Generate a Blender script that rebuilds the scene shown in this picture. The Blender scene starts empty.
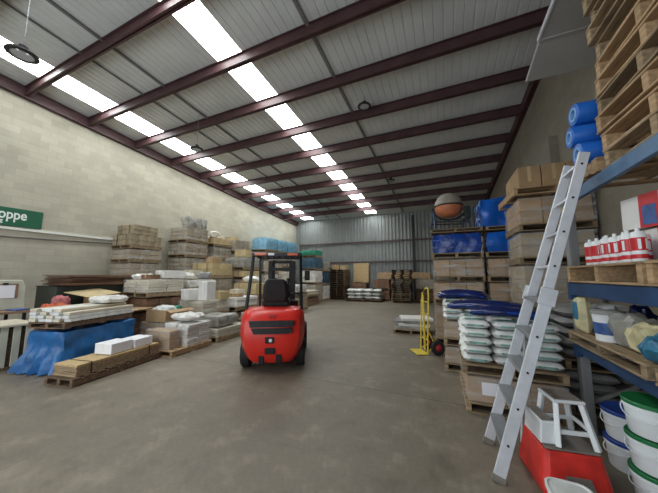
import bpy, bmesh, math, random
from mathutils import Vector, Matrix, Euler, noise
random.seed(7)
R = math.radians
SC = bpy.context.scene
COL = SC.collection

# ------------------------------------------------------------ materials
def new_mat(name):
    m = bpy.data.materials.new(name); m.use_nodes = True
    nt = m.node_tree; nt.nodes.clear()
    out = nt.nodes.new('ShaderNodeOutputMaterial')
    b = nt.nodes.new('ShaderNodeBsdfPrincipled')
    nt.links.new(b.outputs[0], out.inputs[0])
    return m, nt, b, out
def lin(c):
    return tuple(((v/255)/12.92 if v/255 <= .04045 else ((v/255+.055)/1.055)**2.4) for v in c)+(1,)
def mix_rgb(nt, fac, a, b, mode='MIX'):
    n = nt.nodes.new('ShaderNodeMix'); n.data_type = 'RGBA'; n.blend_type = mode
    for sock, v in ((0, fac), (6, a), (7, b)):
        if isinstance(v, (int, float, tuple)): n.inputs[sock].default_value = v
        else: nt.links.new(v, n.inputs[sock])
    return n.outputs[2]
def ramp(nt, src, p0, p1, c0=(0,0,0,1), c1=(1,1,1,1)):
    n = nt.nodes.new('ShaderNodeValToRGB'); nt.links.new(src, n.inputs[0])
    n.color_ramp.elements[0].position = p0; n.color_ramp.elements[1].position = p1
    n.color_ramp.elements[0].color = c0; n.color_ramp.elements[1].color = c1
    return n.outputs[0]
def coord(nt, kind='Object', scale=(1,1,1)):
    t = nt.nodes.new('ShaderNodeTexCoord'); mp = nt.nodes.new('ShaderNodeMapping')
    nt.links.new(t.outputs[kind], mp.inputs[0]); mp.inputs['Scale'].default_value = scale
    return mp.outputs[0]
def noise_tex(nt, vec, scale, detail=3, rough=.55):
    n = nt.nodes.new('ShaderNodeTexNoise'); nt.links.new(vec, n.inputs['Vector'])
    n.inputs['Scale'].default_value = scale; n.inputs['Detail'].default_value = detail
    n.inputs['Roughness'].default_value = rough
    return n.outputs[0]
def bump(nt, b, h, strength=.3, dist=.01):
    n = nt.nodes.new('ShaderNodeBump'); n.inputs['Strength'].default_value = strength
    n.inputs['Distance'].default_value = dist
    nt.links.new(h, n.inputs['Height']); nt.links.new(n.outputs[0], b.inputs['Normal'])
def plain(name, col, rough=.6, metal=0, var=.18, nscale=6, bstr=.1, stretch=(1,1,1), rnd=0, spec=.5, bdist=.01):
    """one colour with mottled wear, optional shade change from object to object"""
    m, nt, b, out = new_mat(name)
    v = coord(nt, 'Object', stretch)
    n = noise_tex(nt, v, nscale, 4)
    c = lin(col); d = tuple(x*(1-var*1.6) for x in c[:3])+(1,); e = tuple(min(1, x*(1+var)) for x in c[:3])+(1,)
    f = ramp(nt, n, .3, .7)
    cc = mix_rgb(nt, f, d, e)
    if rnd:
        oi = nt.nodes.new('ShaderNodeObjectInfo')
        mr = nt.nodes.new('ShaderNodeMapRange'); nt.links.new(oi.outputs['Random'], mr.inputs[0])
        mr.inputs[3].default_value = 1-rnd; mr.inputs[4].default_value = 1+rnd*.6
        hs = nt.nodes.new('ShaderNodeHueSaturation'); nt.links.new(cc, hs.inputs['Color'])
        nt.links.new(mr.outputs[0], hs.inputs['Value']); cc = hs.outputs[0]
    nt.links.new(cc, b.inputs['Base Color'])
    b.inputs['Roughness'].default_value = rough; b.inputs['Metallic'].default_value = metal
    b.inputs['Specular IOR Level'].default_value = spec
    if bstr: bump(nt, b, n, bstr, bdist)
    return m
M = {}
M['wood'] = plain('pallet_wood', (152,131,102), .8, 0, .3, 5, .3, (1,6,6), rnd=.3)
M['wood_dark'] = plain('weathered_wood', (112,90,70), .85, 0, .35, 5, .3, (1,6,6), rnd=.25)
M['wood_new'] = plain('fresh_pallet_wood', (176,146,110), .75, 0, .25, 5, .3, (1,6,6), rnd=.15)
M['card'] = plain('cardboard', (176,146,110), .8, 0, .12, 3, .05, rnd=.18)
M['card_tan'] = plain('tan_cardboard', (190,170,128), .8, 0, .12, 3, .05, rnd=.12)
M['card_grey'] = plain('greyish_cardboard', (164,148,122), .75, 0, .14, 3, .05, rnd=.15)
M['card_dark'] = plain('dark_cardboard', (122,92,72), .8, 0, .2, 4, .1, rnd=.25)
M['cream'] = plain('cream_carton', (205,196,176), .7, 0, .1, 3, .05, rnd=.12)
M['white_card'] = plain('white_carton', (226,224,220), .6, 0, .06, 3, .03, rnd=.08)
M['brick'] = plain('strapped_packs', (160,146,120), .85, 0, .2, 8, .2, rnd=.18)
M['paper'] = plain('white_paper', (232,232,236), .6, 0, .04, 3, 0)
M['sack'] = plain('white_sack', (222,224,220), .5, 0, .14, 7, .35, rnd=.14, bdist=.02)
M['sack_grey'] = plain('grey_sack', (150,150,148), .5, 0, .2, 7, .35, rnd=.2, bdist=.02)
M['plastic_white'] = plain('white_plastic', (232,236,238), .35, 0, .04, 3, .02)
M['plastic_dust'] = plain('dusty_grey_plastic', (128,120,112), .7, 0, .2, 9, .1)
M['plastic_green'] = plain('green_plastic', (22,112,62), .4, 0, .1, 3, .02)
M['plastic_blue'] = plain('blue_plastic', (28,62,140), .4, 0, .1, 3, .02)
M['plastic_red'] = plain('red_plastic', (214,52,44), .45, 0, .2, 7, .05)
M['foam_blue'] = plain('blue_roll_film', (30,98,188), .35, 0, .1, 5, .08)
M['foam_core'] = plain('pale_roll_end', (120,165,215), .6, 0, .1, 5, .08)
M['tarp'] = plain('blue_tarpaulin', (34,98,156), .38, 0, .14, 5, .5, bdist=.04)
M['wrap_blue'] = plain('blue_plastic_wrap', (14,92,188), .25, 0, .2, 4, .6, bdist=.04, rnd=.1)
M['wrap_deep'] = plain('deep_blue_wrap', (14,62,146), .22, 0, .25, 4, .6, bdist=.04)
M['wrap_light'] = plain('light_blue_wrap', (138,188,216), .3, 0, .2, 5, .5, bdist=.04)
M['wrap_navy'] = plain('navy_vinyl', (16,32,88), .22, 0, .2, 5, .3, bdist=.02)
M['wrap_teal'] = plain('teal_green_cover', (40,140,112), .5, 0, .2, 6, .3)
M['wrap_slate'] = plain('slate_blue_wrap', (62,92,112), .35, 0, .3, 6, .4, bdist=.03)
M['wrap_white'] = plain('white_plastic_wrap', (220,218,212), .3, 0, .16, 6, .6, bdist=.04)
M['wrap_grey'] = plain('grey_plastic_wrap', (160,158,150), .3, 0, .2, 6, .6, bdist=.04)
M['steel_dark'] = plain('dark_steel', (44,42,44), .5, .3, .2, 6, .05)
M['black'] = plain('black_rubber', (26,26,27), .7, 0, .2, 8, .1)
M['black_gloss'] = plain('black_plastic', (18,19,21), .35, 0, .1, 8, .02)
M['beam'] = plain('red_oxide_steel', (80,55,56), .5, 0, .15, 3, .03, spec=.4)
M['girt'] = plain('girt_steel', (84,68,66), .6, 0, .15, 3, .03)
M['galv'] = plain('galvanised_steel', (150,152,154), .45, .5, .12, 4, .05)
M['alu'] = plain('aluminium', (214,218,224), .38, .25, .08, 8, .03)
M['white_paint'] = plain('white_paint', (214,214,206), .5, 0, .06, 4, .02)
M['grey_panel'] = plain('grey_sheet_metal', (168,168,166), .5, 0, .05, 2, .02)
M['rack_blue'] = plain('rack_blue_paint', (78,112,146), .45, 0, .14, 5, .04)
M['rack_navy'] = plain('rack_dark_blue_paint', (36,66,104), .45, 0, .2, 5, .04)
M['yellow'] = plain('yellow_paint', (218,194,70), .45, 0, .12, 6, .03)
M['hub_red'] = plain('red_hub', (168,40,50), .45, 0, .1, 6, .03)
M['lift_red'] = plain('forklift_red_paint', (212,44,34), .3, 0, .05, 4, .02)
M['orange'] = plain('orange_drum_paint', (196,118,80), .55, 0, .15, 5, .06)
M['drum_grey'] = plain('grey_drum_top', (150,142,130), .6, 0, .15, 5, .06)
M['sign_green'] = plain('sign_green', (34,92,66), .4, 0, .05, 3, .02)
M['sign_white'] = plain('sign_white', (225,230,225), .5, 0, .02, 3, 0)
M['bin_green'] = plain('dark_green_metal', (52,60,52), .5, 0, .15, 5, .05)
M['bin_grey'] = plain('pale_grey_metal', (188,188,172), .5, 0, .1, 3, .03)
M['table_brown'] = plain('brown_board', (140,110,88), .6, 0, .15, 4, .04)
M['orange_cloth'] = plain('orange_cloth', (190,92,58), .8, 0, .2, 8, .3)
M['pink_cloth'] = plain('pink_cloth', (190,112,112), .8, 0, .2, 8, .3)
M['mdf'] = plain('particle_board', (186,160,116), .75, 0, .1, 30, .05)
M['label_red'] = plain('red_label', (196,36,44), .4, 0, .06, 5, 0)
M['label_blue'] = plain('blue_label', (60,92,150), .45, 0, .3, 12, 0)
M['bag_cream'] = plain('cream_bag', (214,204,160), .45, 0, .2, 8, .3)
M['bag_teal'] = plain('teal_print', (50,118,150), .45, 0, .3, 14, 0)
M['rope_grey'] = plain('grey_pipe', (120,116,110), .6, 0, .1, 4, 0)
M['orange_light'] = plain('amber_lens', (220,110,70), .3, 0, .1, 4, 0)

def film_mat():
    m, nt, b, out = new_mat('stretch_film')
    v = coord(nt, 'Object', (.7, .7, 2.6))
    n = noise_tex(nt, v, 3.2, 4, .6)
    b.inputs['Base Color'].default_value = (.75,.75,.74,1); b.inputs['Roughness'].default_value = .22
    b.inputs['Specular IOR Level'].default_value = .8
    bump(nt, b, n, .8, .04)
    t = nt.nodes.new('ShaderNodeBsdfTransparent'); mx = nt.nodes.new('ShaderNodeMixShader')
    f = ramp(nt, n, .38, .68, (.04,.04,.04,1), (.42,.42,.42,1))
    nt.links.new(f, mx.inputs[0]); nt.links.new(t.outputs[0], mx.inputs[1]); nt.links.new(b.outputs[0], mx.inputs[2])
    nt.links.new(mx.outputs[0], out.inputs[0])
    return m
M['film'] = film_mat()
M['sack_print'] = plain('green_print', (120,168,160), .5, 0, .3, 20, 0)
def glass_mat():
    m, nt, b, out = new_mat('frosted_lens')
    b.inputs['Base Color'].default_value = (.85,.87,.88,1); b.inputs['Roughness'].default_value = .2
    b.inputs['Transmission Weight'].default_value = .6
    return m
M['lens'] = glass_mat()

def floor_mat():
    m, nt, b, out = new_mat('stained_concrete')
    v = coord(nt, 'Object')
    n1 = noise_tex(nt, v, .55, 6, .62); n2 = noise_tex(nt, v, 3.2, 6, .65); n3 = noise_tex(nt, v, 26, 3)
    c = mix_rgb(nt, ramp(nt, n1, .28, .72), lin((103,94,81)), lin((128,118,103)))
    c = mix_rgb(nt, ramp(nt, n2, .52, .95), c, lin((160,150,134)))
    c = mix_rgb(nt, ramp(nt, n2, .2, .46), lin((88,78,66)), c)
    # cast joints: one across at y = 3.88 and others every 6 m, two along the length
    sep = nt.nodes.new('ShaderNodeSeparateXYZ'); nt.links.new(v, sep.inputs[0])
    def joint(sock, off, step):
        a = nt.nodes.new('ShaderNodeMath'); a.operation = 'ADD'; nt.links.new(sock, a.inputs[0]); a.inputs[1].default_value = off
        w = nt.nodes.new('ShaderNodeMath'); w.operation = 'PINGPONG'; nt.links.new(a.outputs[0], w.inputs[0]); w.inputs[1].default_value = step
        l = nt.nodes.new('ShaderNodeMath'); l.operation = 'LESS_THAN'; nt.links.new(w.outputs[0], l.inputs[0]); l.inputs[1].default_value = .006
        return l.outputs[0]
    j1 = joint(sep.outputs[1], -3.88, 3.0)
    c = mix_rgb(nt, j1, c, lin((66,60,54)))
    c = mix_rgb(nt, .2, c, n3, 'OVERLAY')
    nt.links.new(c, b.inputs['Base Color'])
    r = nt.nodes.new('ShaderNodeMapRange'); nt.links.new(n2, r.inputs[0]); r.inputs[3].default_value = .42; r.inputs[4].default_value = .75
    nt.links.new(r.outputs[0], b.inputs['Roughness'])
    bump(nt, b, n2, .12, .01)
    return m
M['floor'] = floor_mat()
def block_mat(base=(168,162,146)):
    m, nt, b, out = new_mat('painted_block_wall')
    t = nt.nodes.new('ShaderNodeTexCoord'); sep = nt.nodes.new('ShaderNodeSeparateXYZ'); nt.links.new(t.outputs['Object'], sep.inputs[0])
    cb = nt.nodes.new('ShaderNodeCombineXYZ'); nt.links.new(sep.outputs[1], cb.inputs[0]); nt.links.new(sep.outputs[2], cb.inputs[1])
    br = nt.nodes.new('ShaderNodeTexBrick'); nt.links.new(cb.outputs[0], br.inputs['Vector'])
    br.inputs['Scale'].default_value = 1; br.inputs['Brick Width'].default_value = .4; br.inputs['Row Height'].default_value = .2
    br.inputs['Mortar Size'].default_value = .006; br.inputs['Mortar Smooth'].default_value = .4; br.inputs['Bias'].default_value = -.2
    br.inputs['Color1'].default_value = lin(tuple(v*1.03 for v in base)); br.inputs['Color2'].default_value = lin(tuple(v*.95 for v in base)); br.inputs['Mortar'].default_value = lin(tuple(v*.94 for v in base))
    n = noise_tex(nt, cb.outputs[0], 1.1, 5, .6)
    c = mix_rgb(nt, .35, br.outputs[0], ramp(nt, n, .25, .75, (.35,.35,.35,1), (.72,.72,.72,1)), 'OVERLAY')
    nt.links.new(c, b.inputs['Base Color']); b.inputs['Roughness'].default_value = .85
    iv = nt.nodes.new('ShaderNodeMath'); iv.operation = 'SUBTRACT'; iv.inputs[0].default_value = 1; nt.links.new(br.outputs['Fac'], iv.inputs[1])
    bump(nt, b, iv.outputs[0], .2, .005)
    return m
M['block'] = block_mat()
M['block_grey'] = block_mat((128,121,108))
M['strap_grey'] = plain('roof_strap', (112,110,108), .6, 0, .1, 3, .02)
M['sheet_wall'] = plain('corrugated_wall', (140,144,142), .5, .2, .08, 2, .02)
M['roof'] = plain('roof_sheet', (206,209,207), .6, 0, .05, 1.5, .03)
def sky_panel():
    m, nt, b, out = new_mat('translucent_skylight')
    e = nt.nodes.new('ShaderNodeEmission')
    v = coord(nt, 'Object', (1,1,1)); sep = nt.nodes.new('ShaderNodeSeparateXYZ'); nt.links.new(v, sep.inputs[0])
    w = nt.nodes.new('ShaderNodeMath'); w.operation = 'PINGPONG'; nt.links.new(sep.outputs[0], w.inputs[0]); w.inputs[1].default_value = .095
    c = ramp(nt, w.outputs[0], .010, .026, (.045,.05,.052,1), (.95,1,1,1))
    nt.links.new(c, e.inputs[0]); e.inputs[1].default_value = 17.5
    nt.links.new(e.outputs[0], out.inputs[0])
    return m
M['skylight'] = sky_panel()

# ------------------------------------------------------------ mesh helpers
class MB:
    def __init__(s): s.bm = bmesh.new()
    def box(s, x0, x1, y0, y1, z0, z1, mt=None):
        v = [s.bm.verts.new(p) for p in ((x0,y0,z0),(x1,y0,z0),(x1,y1,z0),(x0,y1,z0),(x0,y0,z1),(x1,y0,z1),(x1,y1,z1),(x0,y1,z1))]
        if mt is not None:
            for q in v: q.co = mt @ q.co
        for f in ((3,2,1,0),(4,5,6,7),(0,1,5,4),(1,2,6,5),(2,3,7,6),(3,0,4,7)): s.bm.faces.new([v[i] for i in f])
        return s
    def hexa(s, pts):
        v = [s.bm.verts.new(p) for p in pts]
        for f in ((3,2,1,0),(4,5,6,7),(0,1,5,4),(1,2,6,5),(2,3,7,6),(3,0,4,7)): s.bm.faces.new([v[i] for i in f])
        return s
    def bar(s, p0, p1, w, t, up=(0,0,1)):
        """rectangular bar from p0 to p1; w across, t along up-ish"""
        p0, p1 = Vector(p0), Vector(p1); d = (p1-p0); L = d.length; d.normalize()
        u = Vector(up); sx = d.cross(u).normalized(); u2 = sx.cross(d).normalized()
        mt = Matrix((( sx.x, d.x, u2.x, p0.x),(sx.y, d.y, u2.y, p0.y),(sx.z, d.z, u2.z, p0.z),(0,0,0,1)))
        return s.box(-w/2, w/2, 0, L, -t/2, t/2, mt)
    def ring(s, c, ax, r, n, ry=None):
        ax = Vector(ax).normalized(); a = Vector((0,0,1)) if abs(ax.z) < .9 else Vector((1,0,0))
        u = ax.cross(a).normalized(); v = ax.cross(u)
        return [s.bm.verts.new(Vector(c)+u*(r*math.cos(2*math.pi*i/n))+v*((ry or r)*math.sin(2*math.pi*i/n))) for i in range(n)]
    def skin(s, rings, caps=True, close=False):
        n = len(rings[0])
        rr = list(zip(rings, rings[1:])) + ([(rings[-1], rings[0])] if close else [])
        for a, b in rr:
            for i in range(n): s.bm.faces.new((a[i], a[(i+1)%n], b[(i+1)%n], b[i]))
        if caps and not close:
            s.bm.faces.new(rings[0][::-1]); s.bm.faces.new(rings[-1])
        return s
    def tube(s, p0, p1, r, n=10, r1=None):
        ax = Vector(p1)-Vector(p0)
        return s.skin([s.ring(p0, ax, r, n), s.ring(p1, ax, r if r1 is None else r1, n)])
    def path(s, pts, r, n=8):
        pts = [Vector(p) for p in pts]; rings = []
        for i, p in enumerate(pts):
            d = (pts[min(i+1, len(pts)-1)]-pts[max(i-1, 0)])
            rings.append(s.ring(p, d, r, n))
        # keep rings aligned
        return s.skin(rings)
    def lathe(s, prof, c=(0,0,0), ax=(0,0,1), n=24, close=False):
        ax = Vector(ax).normalized()
        return s.skin([s.ring(Vector(c)+ax*h, ax, max(r, .0005), n) for r, h in prof], caps=not close, close=close)
    def torus(s, c, ax, Rr, r, n=28, m=8):
        prof = [(Rr+r*math.cos(2*math.pi*k/m), r*math.sin(2*math.pi*k/m)) for k in range(m)]
        return s.lathe(prof, c, ax, n, close=True)
    def prism(s, pts2, x0, x1, axis='x'):
        """outline in (y,z) extruded along x, or (x,z) along y, or (x,y) along z"""
        def P(a, b, t): return {'x':(t,a,b),'y':(a,t,b),'z':(a,b,t)}[axis]
        A = [s.bm.verts.new(P(a,b,x0)) for a,b in pts2]; B = [s.bm.verts.new(P(a,b,x1)) for a,b in pts2]
        n = len(A)
        for i in range(n): s.bm.faces.new((A[i], A[(i+1)%n], B[(i+1)%n], B[i]))
        s.bm.faces.new(A[::-1]); s.bm.faces.new(B)
        return s
    def done(s, name, mat, parent=None, bevel=0, smooth=False, seg=1):
        bmesh.ops.recalc_face_normals(s.bm, faces=s.bm.faces[:])
        me = bpy.data.meshes.new(name); s.bm.to_mesh(me); s.bm.free()
        me.materials.append(M[mat] if isinstance(mat, str) else mat)
        if smooth:
            for p in me.polygons: p.use_smooth = True
            try: me.set_sharp_from_angle(angle=R(38))
            except Exception: pass
        o = bpy.data.objects.new(name, me); COL.objects.link(o)
        if bevel:
            b = o.modifiers.new('bevel', 'BEVEL'); b.width = bevel; b.segments = seg; b.limit_method = 'ANGLE'; b.angle_limit = R(40)
        if parent is not None: o.parent = parent
        return o

def empty(name, loc=(0,0,0), rz=0):
    o = bpy.data.objects.new(name, None); COL.objects.link(o); o.empty_display_size = .1
    o.location = loc; o.rotation_euler = (0,0,rz)
    return o
def tag(o, label, cat, group=None, kind=None):
    o['label'] = label; o['category'] = cat
    if group: o['group'] = group
    if kind: o['kind'] = kind
    return o
def struct(o): o['kind'] = 'structure'; return o
def copy_tree(o, parent=None):
    c = o.copy(); COL.objects.link(c)
    if parent is not None: c.parent = parent
    for ch in list(o.children): copy_tree(ch, c)
    return c
PROTO = {}
def inst(key, build, loc, rz, label, cat, group=None, rot=None):
    if key in PROTO: o = copy_tree(PROTO[key])
    else: o = build(); PROTO[key] = o
    o.location = loc; o.rotation_euler = rot if rot else (0,0,rz)
    for k in ('group',):
        if k in o: del o[k]
    return tag(o, label, cat, group)

# ------------------------------------------------------------ repeated kinds
def make_pallet(w=1.1, d=1.1, h=.125, mat='wood', nb=7):
    """w = along the deck boards (x), d = along the bearers (y); origin at base centre"""
    def f():
        t = empty('pallet'); th = .02
        m = MB(); bw = d/(nb*1.0)*.72
        for i in range(nb):
            y = -d/2 + bw/2 + i*(d-bw)/(nb-1)
            m.box(-w/2, w/2, y-bw/2, y+bw/2, h-th, h)
        m.done('top_deck', mat, t, .003)
        m = MB()
        for i in range(3):
            y = -d/2 + .05 + i*(d-.1)/2
            m.box(-w/2, w/2, y-.05, y+.05, 0, th*.9)
        m.done('bottom_deck', mat, t, .003)
        for i in range(3):
            x = -w/2 + .03 + i*(w-.06)/2
            MB().box(x-.028, x+.028, -d/2+.005, d/2-.005, th*.9, h-th).done('bearer', mat, t, .003)
        return t
    return f
def wrinkle_shell(w, d, z0, z1, seed, amp=.012, top=True, flare=0, nz=8, n=9, bulge=0, over=.01):
    """wrinkled cover around a block: side loops from the bottom up, then closed over the top"""
    m = MB(); W, D = w/2+over, d/2+over; per = []
    def side(ax, ay, bx, by):
        for i in range(n): per.append((ax+(bx-ax)*i/n, ay+(by-ay)*i/n))
    side(-W,-D, W,-D); side(W,-D, W,D); side(W,D,-W,D); side(-W,D,-W,-D)
    rings = []
    for k in range(nz+1):
        t = k/nz; z = z0+(z1-z0)*t; ring = []
        for i, (x, y) in enumerate(per):
            q = noise.noise(Vector((x*5+seed*7, y*5, z*4)))
            fl = flare*(1-t)**2.2*(1+.6*math.sin(i*1.9+seed)) + bulge*math.sin(math.pi*t)
            s = 1+fl/max(W, D)+q*amp/W
            ring.append(m.bm.verts.new((x*s, y*s, max(z0, z+(0 if 0 < k < nz else q*amp*.6)))))
        rings.append(ring)
    for s in (.93, .5):
        if not top: break
        rings.append([m.bm.verts.new((x*s, y*s, z1+over+noise.noise(Vector((x*4, y*4, seed)))*amp*1.2)) for x, y in per])
    m.skin(rings, caps=False)
    if top: m.bm.faces.new(rings[-1])
    return m
def bag_mesh(w, d, h, seed, nx=12, ny=9):
    m = MB(); g = {}
    for sgn in (1, -1):
        for i in range(nx+1):
            for j in range(ny+1):
                u = -1+2*i/nx; v = -1+2*j/ny
                edge = i in (0, nx) or j in (0, ny)
                if sgn == -1 and edge: g[(sgn,i,j)] = g[(1,i,j)]; continue
                k = ((1-abs(u)**5)*(1-abs(v)**5))**.5
                q = noise.noise(Vector((u*2.3+seed*3, v*2.3, sgn*2)))
                z = h/2 + sgn*h/2*(k*(.88+.12*q)) if not edge else h/2+q*.006
                if sgn == -1: z = max(.002, h/2*(1-k*1.0)+.004*q+.003)
                sx = 1-.05*abs(v)**3; sy = 1-.07*abs(u)**3
                g[(sgn,i,j)] = m.bm.verts.new((u*w/2*sx, v*d/2*sy, z))
        for i in range(nx):
            for j in range(ny):
                f = [g[(sgn,i,j)], g[(sgn,i+1,j)], g[(sgn,i+1,j+1)], g[(sgn,i,j+1)]]
                m.bm.faces.new(f if sgn == 1 else f[::-1])
    return m

def crumple(w, d, h, mat, s, name='plastic_bag'):
    def f():
        m = bag_mesh(w, d, h, s, 16, 12)
        for v in m.bm.verts:
            q = noise.noise_vector(v.co*9+Vector((s,s,0))); q2 = noise.noise_vector(v.co*22+Vector((0,s,s)))
            v.co += Vector((q.x*.05+q2.x*.02, q.y*.05+q2.y*.02, (abs(q.z)*.06+abs(q2.z)*.03) if v.co.z > h*.3 else 0))
            v.co.z = max(0.0, v.co.z)
        return m.done(name, mat, None, 0, True)
    return f

def make_load(w, d, h, nx, ny, nz, mat='card', film=True, seed=1, jit=.006, sheet=None, opaque=None, strap=False, bev=.006):
    """a unit load of cartons, optionally in stretch film; origin at base centre"""
    def f():
        rnd = random.Random(seed); t = empty('wrapped_cartons')
        cw, cd, chh = w/nx, d/ny, h/nz; proto = None
        for k in range(nz):
            for j in range(ny):
                for i in range(nx):
                    if nx > 2 and ny > 2 and 0 < i < nx-1 and 0 < j < ny-1 and k < nz-1: continue
                    if proto is None:
                        mb = MB().box(-cw/2+.004, cw/2-.004, -cd/2+.004, cd/2-.004, .001, chh-.004)
                        o = proto = mb.done('carton', mat, t, bev)
                    else:
                        o = proto.copy(); COL.objects.link(o); o.parent = t
                    o.location = (-w/2+cw*(i+.5)+rnd.uniform(-jit, jit), -d/2+cd*(j+.5)+rnd.uniform(-jit, jit), k*chh)
        if film: wrinkle_shell(w, d, .004, h, seed, .014, over=.022).done('stretch_film', 'film', t, smooth=True)
        if sheet: MB().box(-w/2-.01, w/2+.01, -d/2-.01, d/2+.01, h+.03, h+.042).done('top_sheet', sheet, t)
        if strap:
            for x in (-w*.25, w*.25):
                m = MB(); m.prism([(-d/2-.012,0),(-d/2-.009,0),(-d/2-.009,h+.001),(d/2+.009,h+.001),(d/2+.009,0),(d/2+.012,0),(d/2+.012,h+.004),(-d/2-.012,h+.004)], x-.008, x+.008, 'x')
                m.done('strap', 'black_gloss', t)
        return t
    return f
def make_wrapped(w, d, h, mat, seed=1, amp=.03, bulge=.02, name='wrapped_bundle', lid=None):
    def f():
        t = empty(name)
        wrinkle_shell(w, d, 0, h, seed, amp, bulge=bulge, over=0, n=12, nz=10).done('cover', mat, t, smooth=True)
        m = MB()
        for z in (h*.3, h*.68):
            m.box(-w/2-bulge-.012, w/2+bulge+.012, -d/2-bulge-.012, -d/2-bulge-.008, z-.012, z+.012)
            m.box(-w/2-bulge-.012, w/2+bulge+.012, d/2+bulge+.008, d/2+bulge+.012, z-.012, z+.012)
            m.box(-w/2-bulge-.012, -w/2-bulge-.008, -d/2-bulge-.012, d/2+bulge+.012, z-.012, z+.012)
            m.box(w/2+bulge+.008, w/2+bulge+.012, -d/2-bulge-.012, d/2+bulge+.012, z-.012, z+.012)
        m.done('binding_tape', lid or mat, t)
        return t
    return f

PAL = make_pallet()
def pallet(x, y, z, label, mat='wood', w=1.1, d=1.1, h=.125, rz=0, group='pallets in the stock rows', nb=7):
    return inst(('pallet', mat, w, d, h, nb), make_pallet(w, d, h, mat, nb), (x, y, z), rz, label, 'pallet', group)

LASTLOAD = ['']
def column(x, y, levels, w=1.1, d=1.1, rz=0, pmat='wood', where=''):
    """levels: (z0, z1, kind, short) — a pallet of the right height sits under each load when 'p' is set"""
    top = 0
    for i, L in enumerate(levels):
        z1, kind, short = L[0], L[1], L[2]; ph = L[3] if len(L) > 3 else .125
        lw = L[4] if len(L) > 4 else w; ld = L[5] if len(L) > 5 else d
        a = rz + random.uniform(-.025, .025)
        if ph: 
            pallet(x, y, top, 'pallet under the '+short, pmat, w, d, ph, a); top += ph
        h = z1-top-.03
        key = (kind, round(lw,2), round(ld,2), round(h, 2)); s = len(PROTO)+3
        g = 'unit loads in the stock rows'
        P = (x, y, top+.002)
        if kind == 'card': b = make_load(lw-.06, ld-.06, h, 3, 3, max(1, round(h/.22)), 'card', True, s)
        elif kind == 'tan': b = make_load(lw-.06, ld-.06, h, 3, 3, max(1, round(h/.2)), 'card_tan', False, s, strap=True)
        elif kind == 'greywrap': b = make_load(lw-.06, ld-.06, h, 3, 3, max(1, round(h/.2)), 'card_grey', True, s)
        elif kind == 'brick': b = make_load(lw-.06, ld-.06, h, 3, 3, max(1, round(h/.16)), 'brick', True, s, .01)
        elif kind == 'brickbare': b = make_load(lw-.06, ld-.06, h, 4, 4, max(1, round(h/.16)), 'brick', False, s, .012, strap=True)
        elif kind == 'cream': b = make_load(lw-.06, ld-.06, h, 2, 2, max(1, round(h/.075)), 'cream', True, s, .018)
        elif kind == 'white': b = make_load(lw-.06, ld-.06, h, 2, 2, max(1, round(h/.085)), 'white_card', False, s, .02)
        elif kind == 'dark': b = make_load(lw-.06, ld-.06, h, 3, 3, max(1, round(h/.2)), 'card_dark', False, s)
        elif kind.startswith('wrap_'): b = make_wrapped(lw-.1, ld-.1, h, kind, s)
        else: raise ValueError(kind)
        o = inst(key, b, P, a, short+(' '+where if where else ''), 'load', g)
        o.name = 'wrapped_bundle' if kind.startswith('wrap_') else ('carton_stack' if kind in ('tan','white','dark','brickbare') else 'wrapped_cartons')
        top = z1; LASTLOAD[0] = o.name
    return top

# ------------------------------------------------------------ the building
XL, XR, YB, YF = -10.87, 2.32, 18.42, -3.0
def zc(y): return 7.23-.07*y           # roof sheet height
struct(MB().box(XL-.2, XR+.2, YF-.2, YB+.2, -.12, 0).done('floor', 'floor'))
struct(MB().hexa([(XL-.2,YF-.2,0),(XL,YF-.2,0),(XL,YB+.2,0),(XL-.2,YB+.2,0),(XL-.2,YF-.2,zc(YF)),(XL,YF-.2,zc(YF)),(XL,YB+.2,zc(YB)),(XL-.2,YB+.2,zc(YB))]).done('wall_left', 'block'))
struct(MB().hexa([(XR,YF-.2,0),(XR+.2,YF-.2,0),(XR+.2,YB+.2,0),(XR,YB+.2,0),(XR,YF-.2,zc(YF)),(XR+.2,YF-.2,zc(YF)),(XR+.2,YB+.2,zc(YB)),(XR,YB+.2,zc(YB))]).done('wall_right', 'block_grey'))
# front wall behind the viewer, with a big open roller door
m = MB(); m.box(XL, -9.2, YF-.2, YF, 0, zc(YF)); m.box(1.2, XR, YF-.2, YF, 0, zc(YF)); m.box(-9.2, 1.2, YF-.2, YF, 4.6, zc(YF))
struct(m.done('wall_front', 'sheet_wall'))
# corrugated back wall
m = MB(); pts = []; x = XL; k = 0
while x < XR:
    for dx, dy in ((0,0),(.05,.03),(.11,.03),(.16,0)): pts.append((min(x+dx, XR), YB-dy))
    x += .24
A = [m.bm.verts.new((a,b,0)) for a,b in pts]; B = [m.bm.verts.new((a,b,zc(YB))) for a,b in pts]
for i in range(len(A)-1):
    if (A[i+1].co-A[i].co).length > 1e-4: m.bm.faces.new((A[i],A[i+1],B[i+1],B[i]))
m.box(XL, XR, YB+.002, YB+.12, 0, zc(YB))
struct(m.done('wall_back', 'sheet_wall'))
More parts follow.
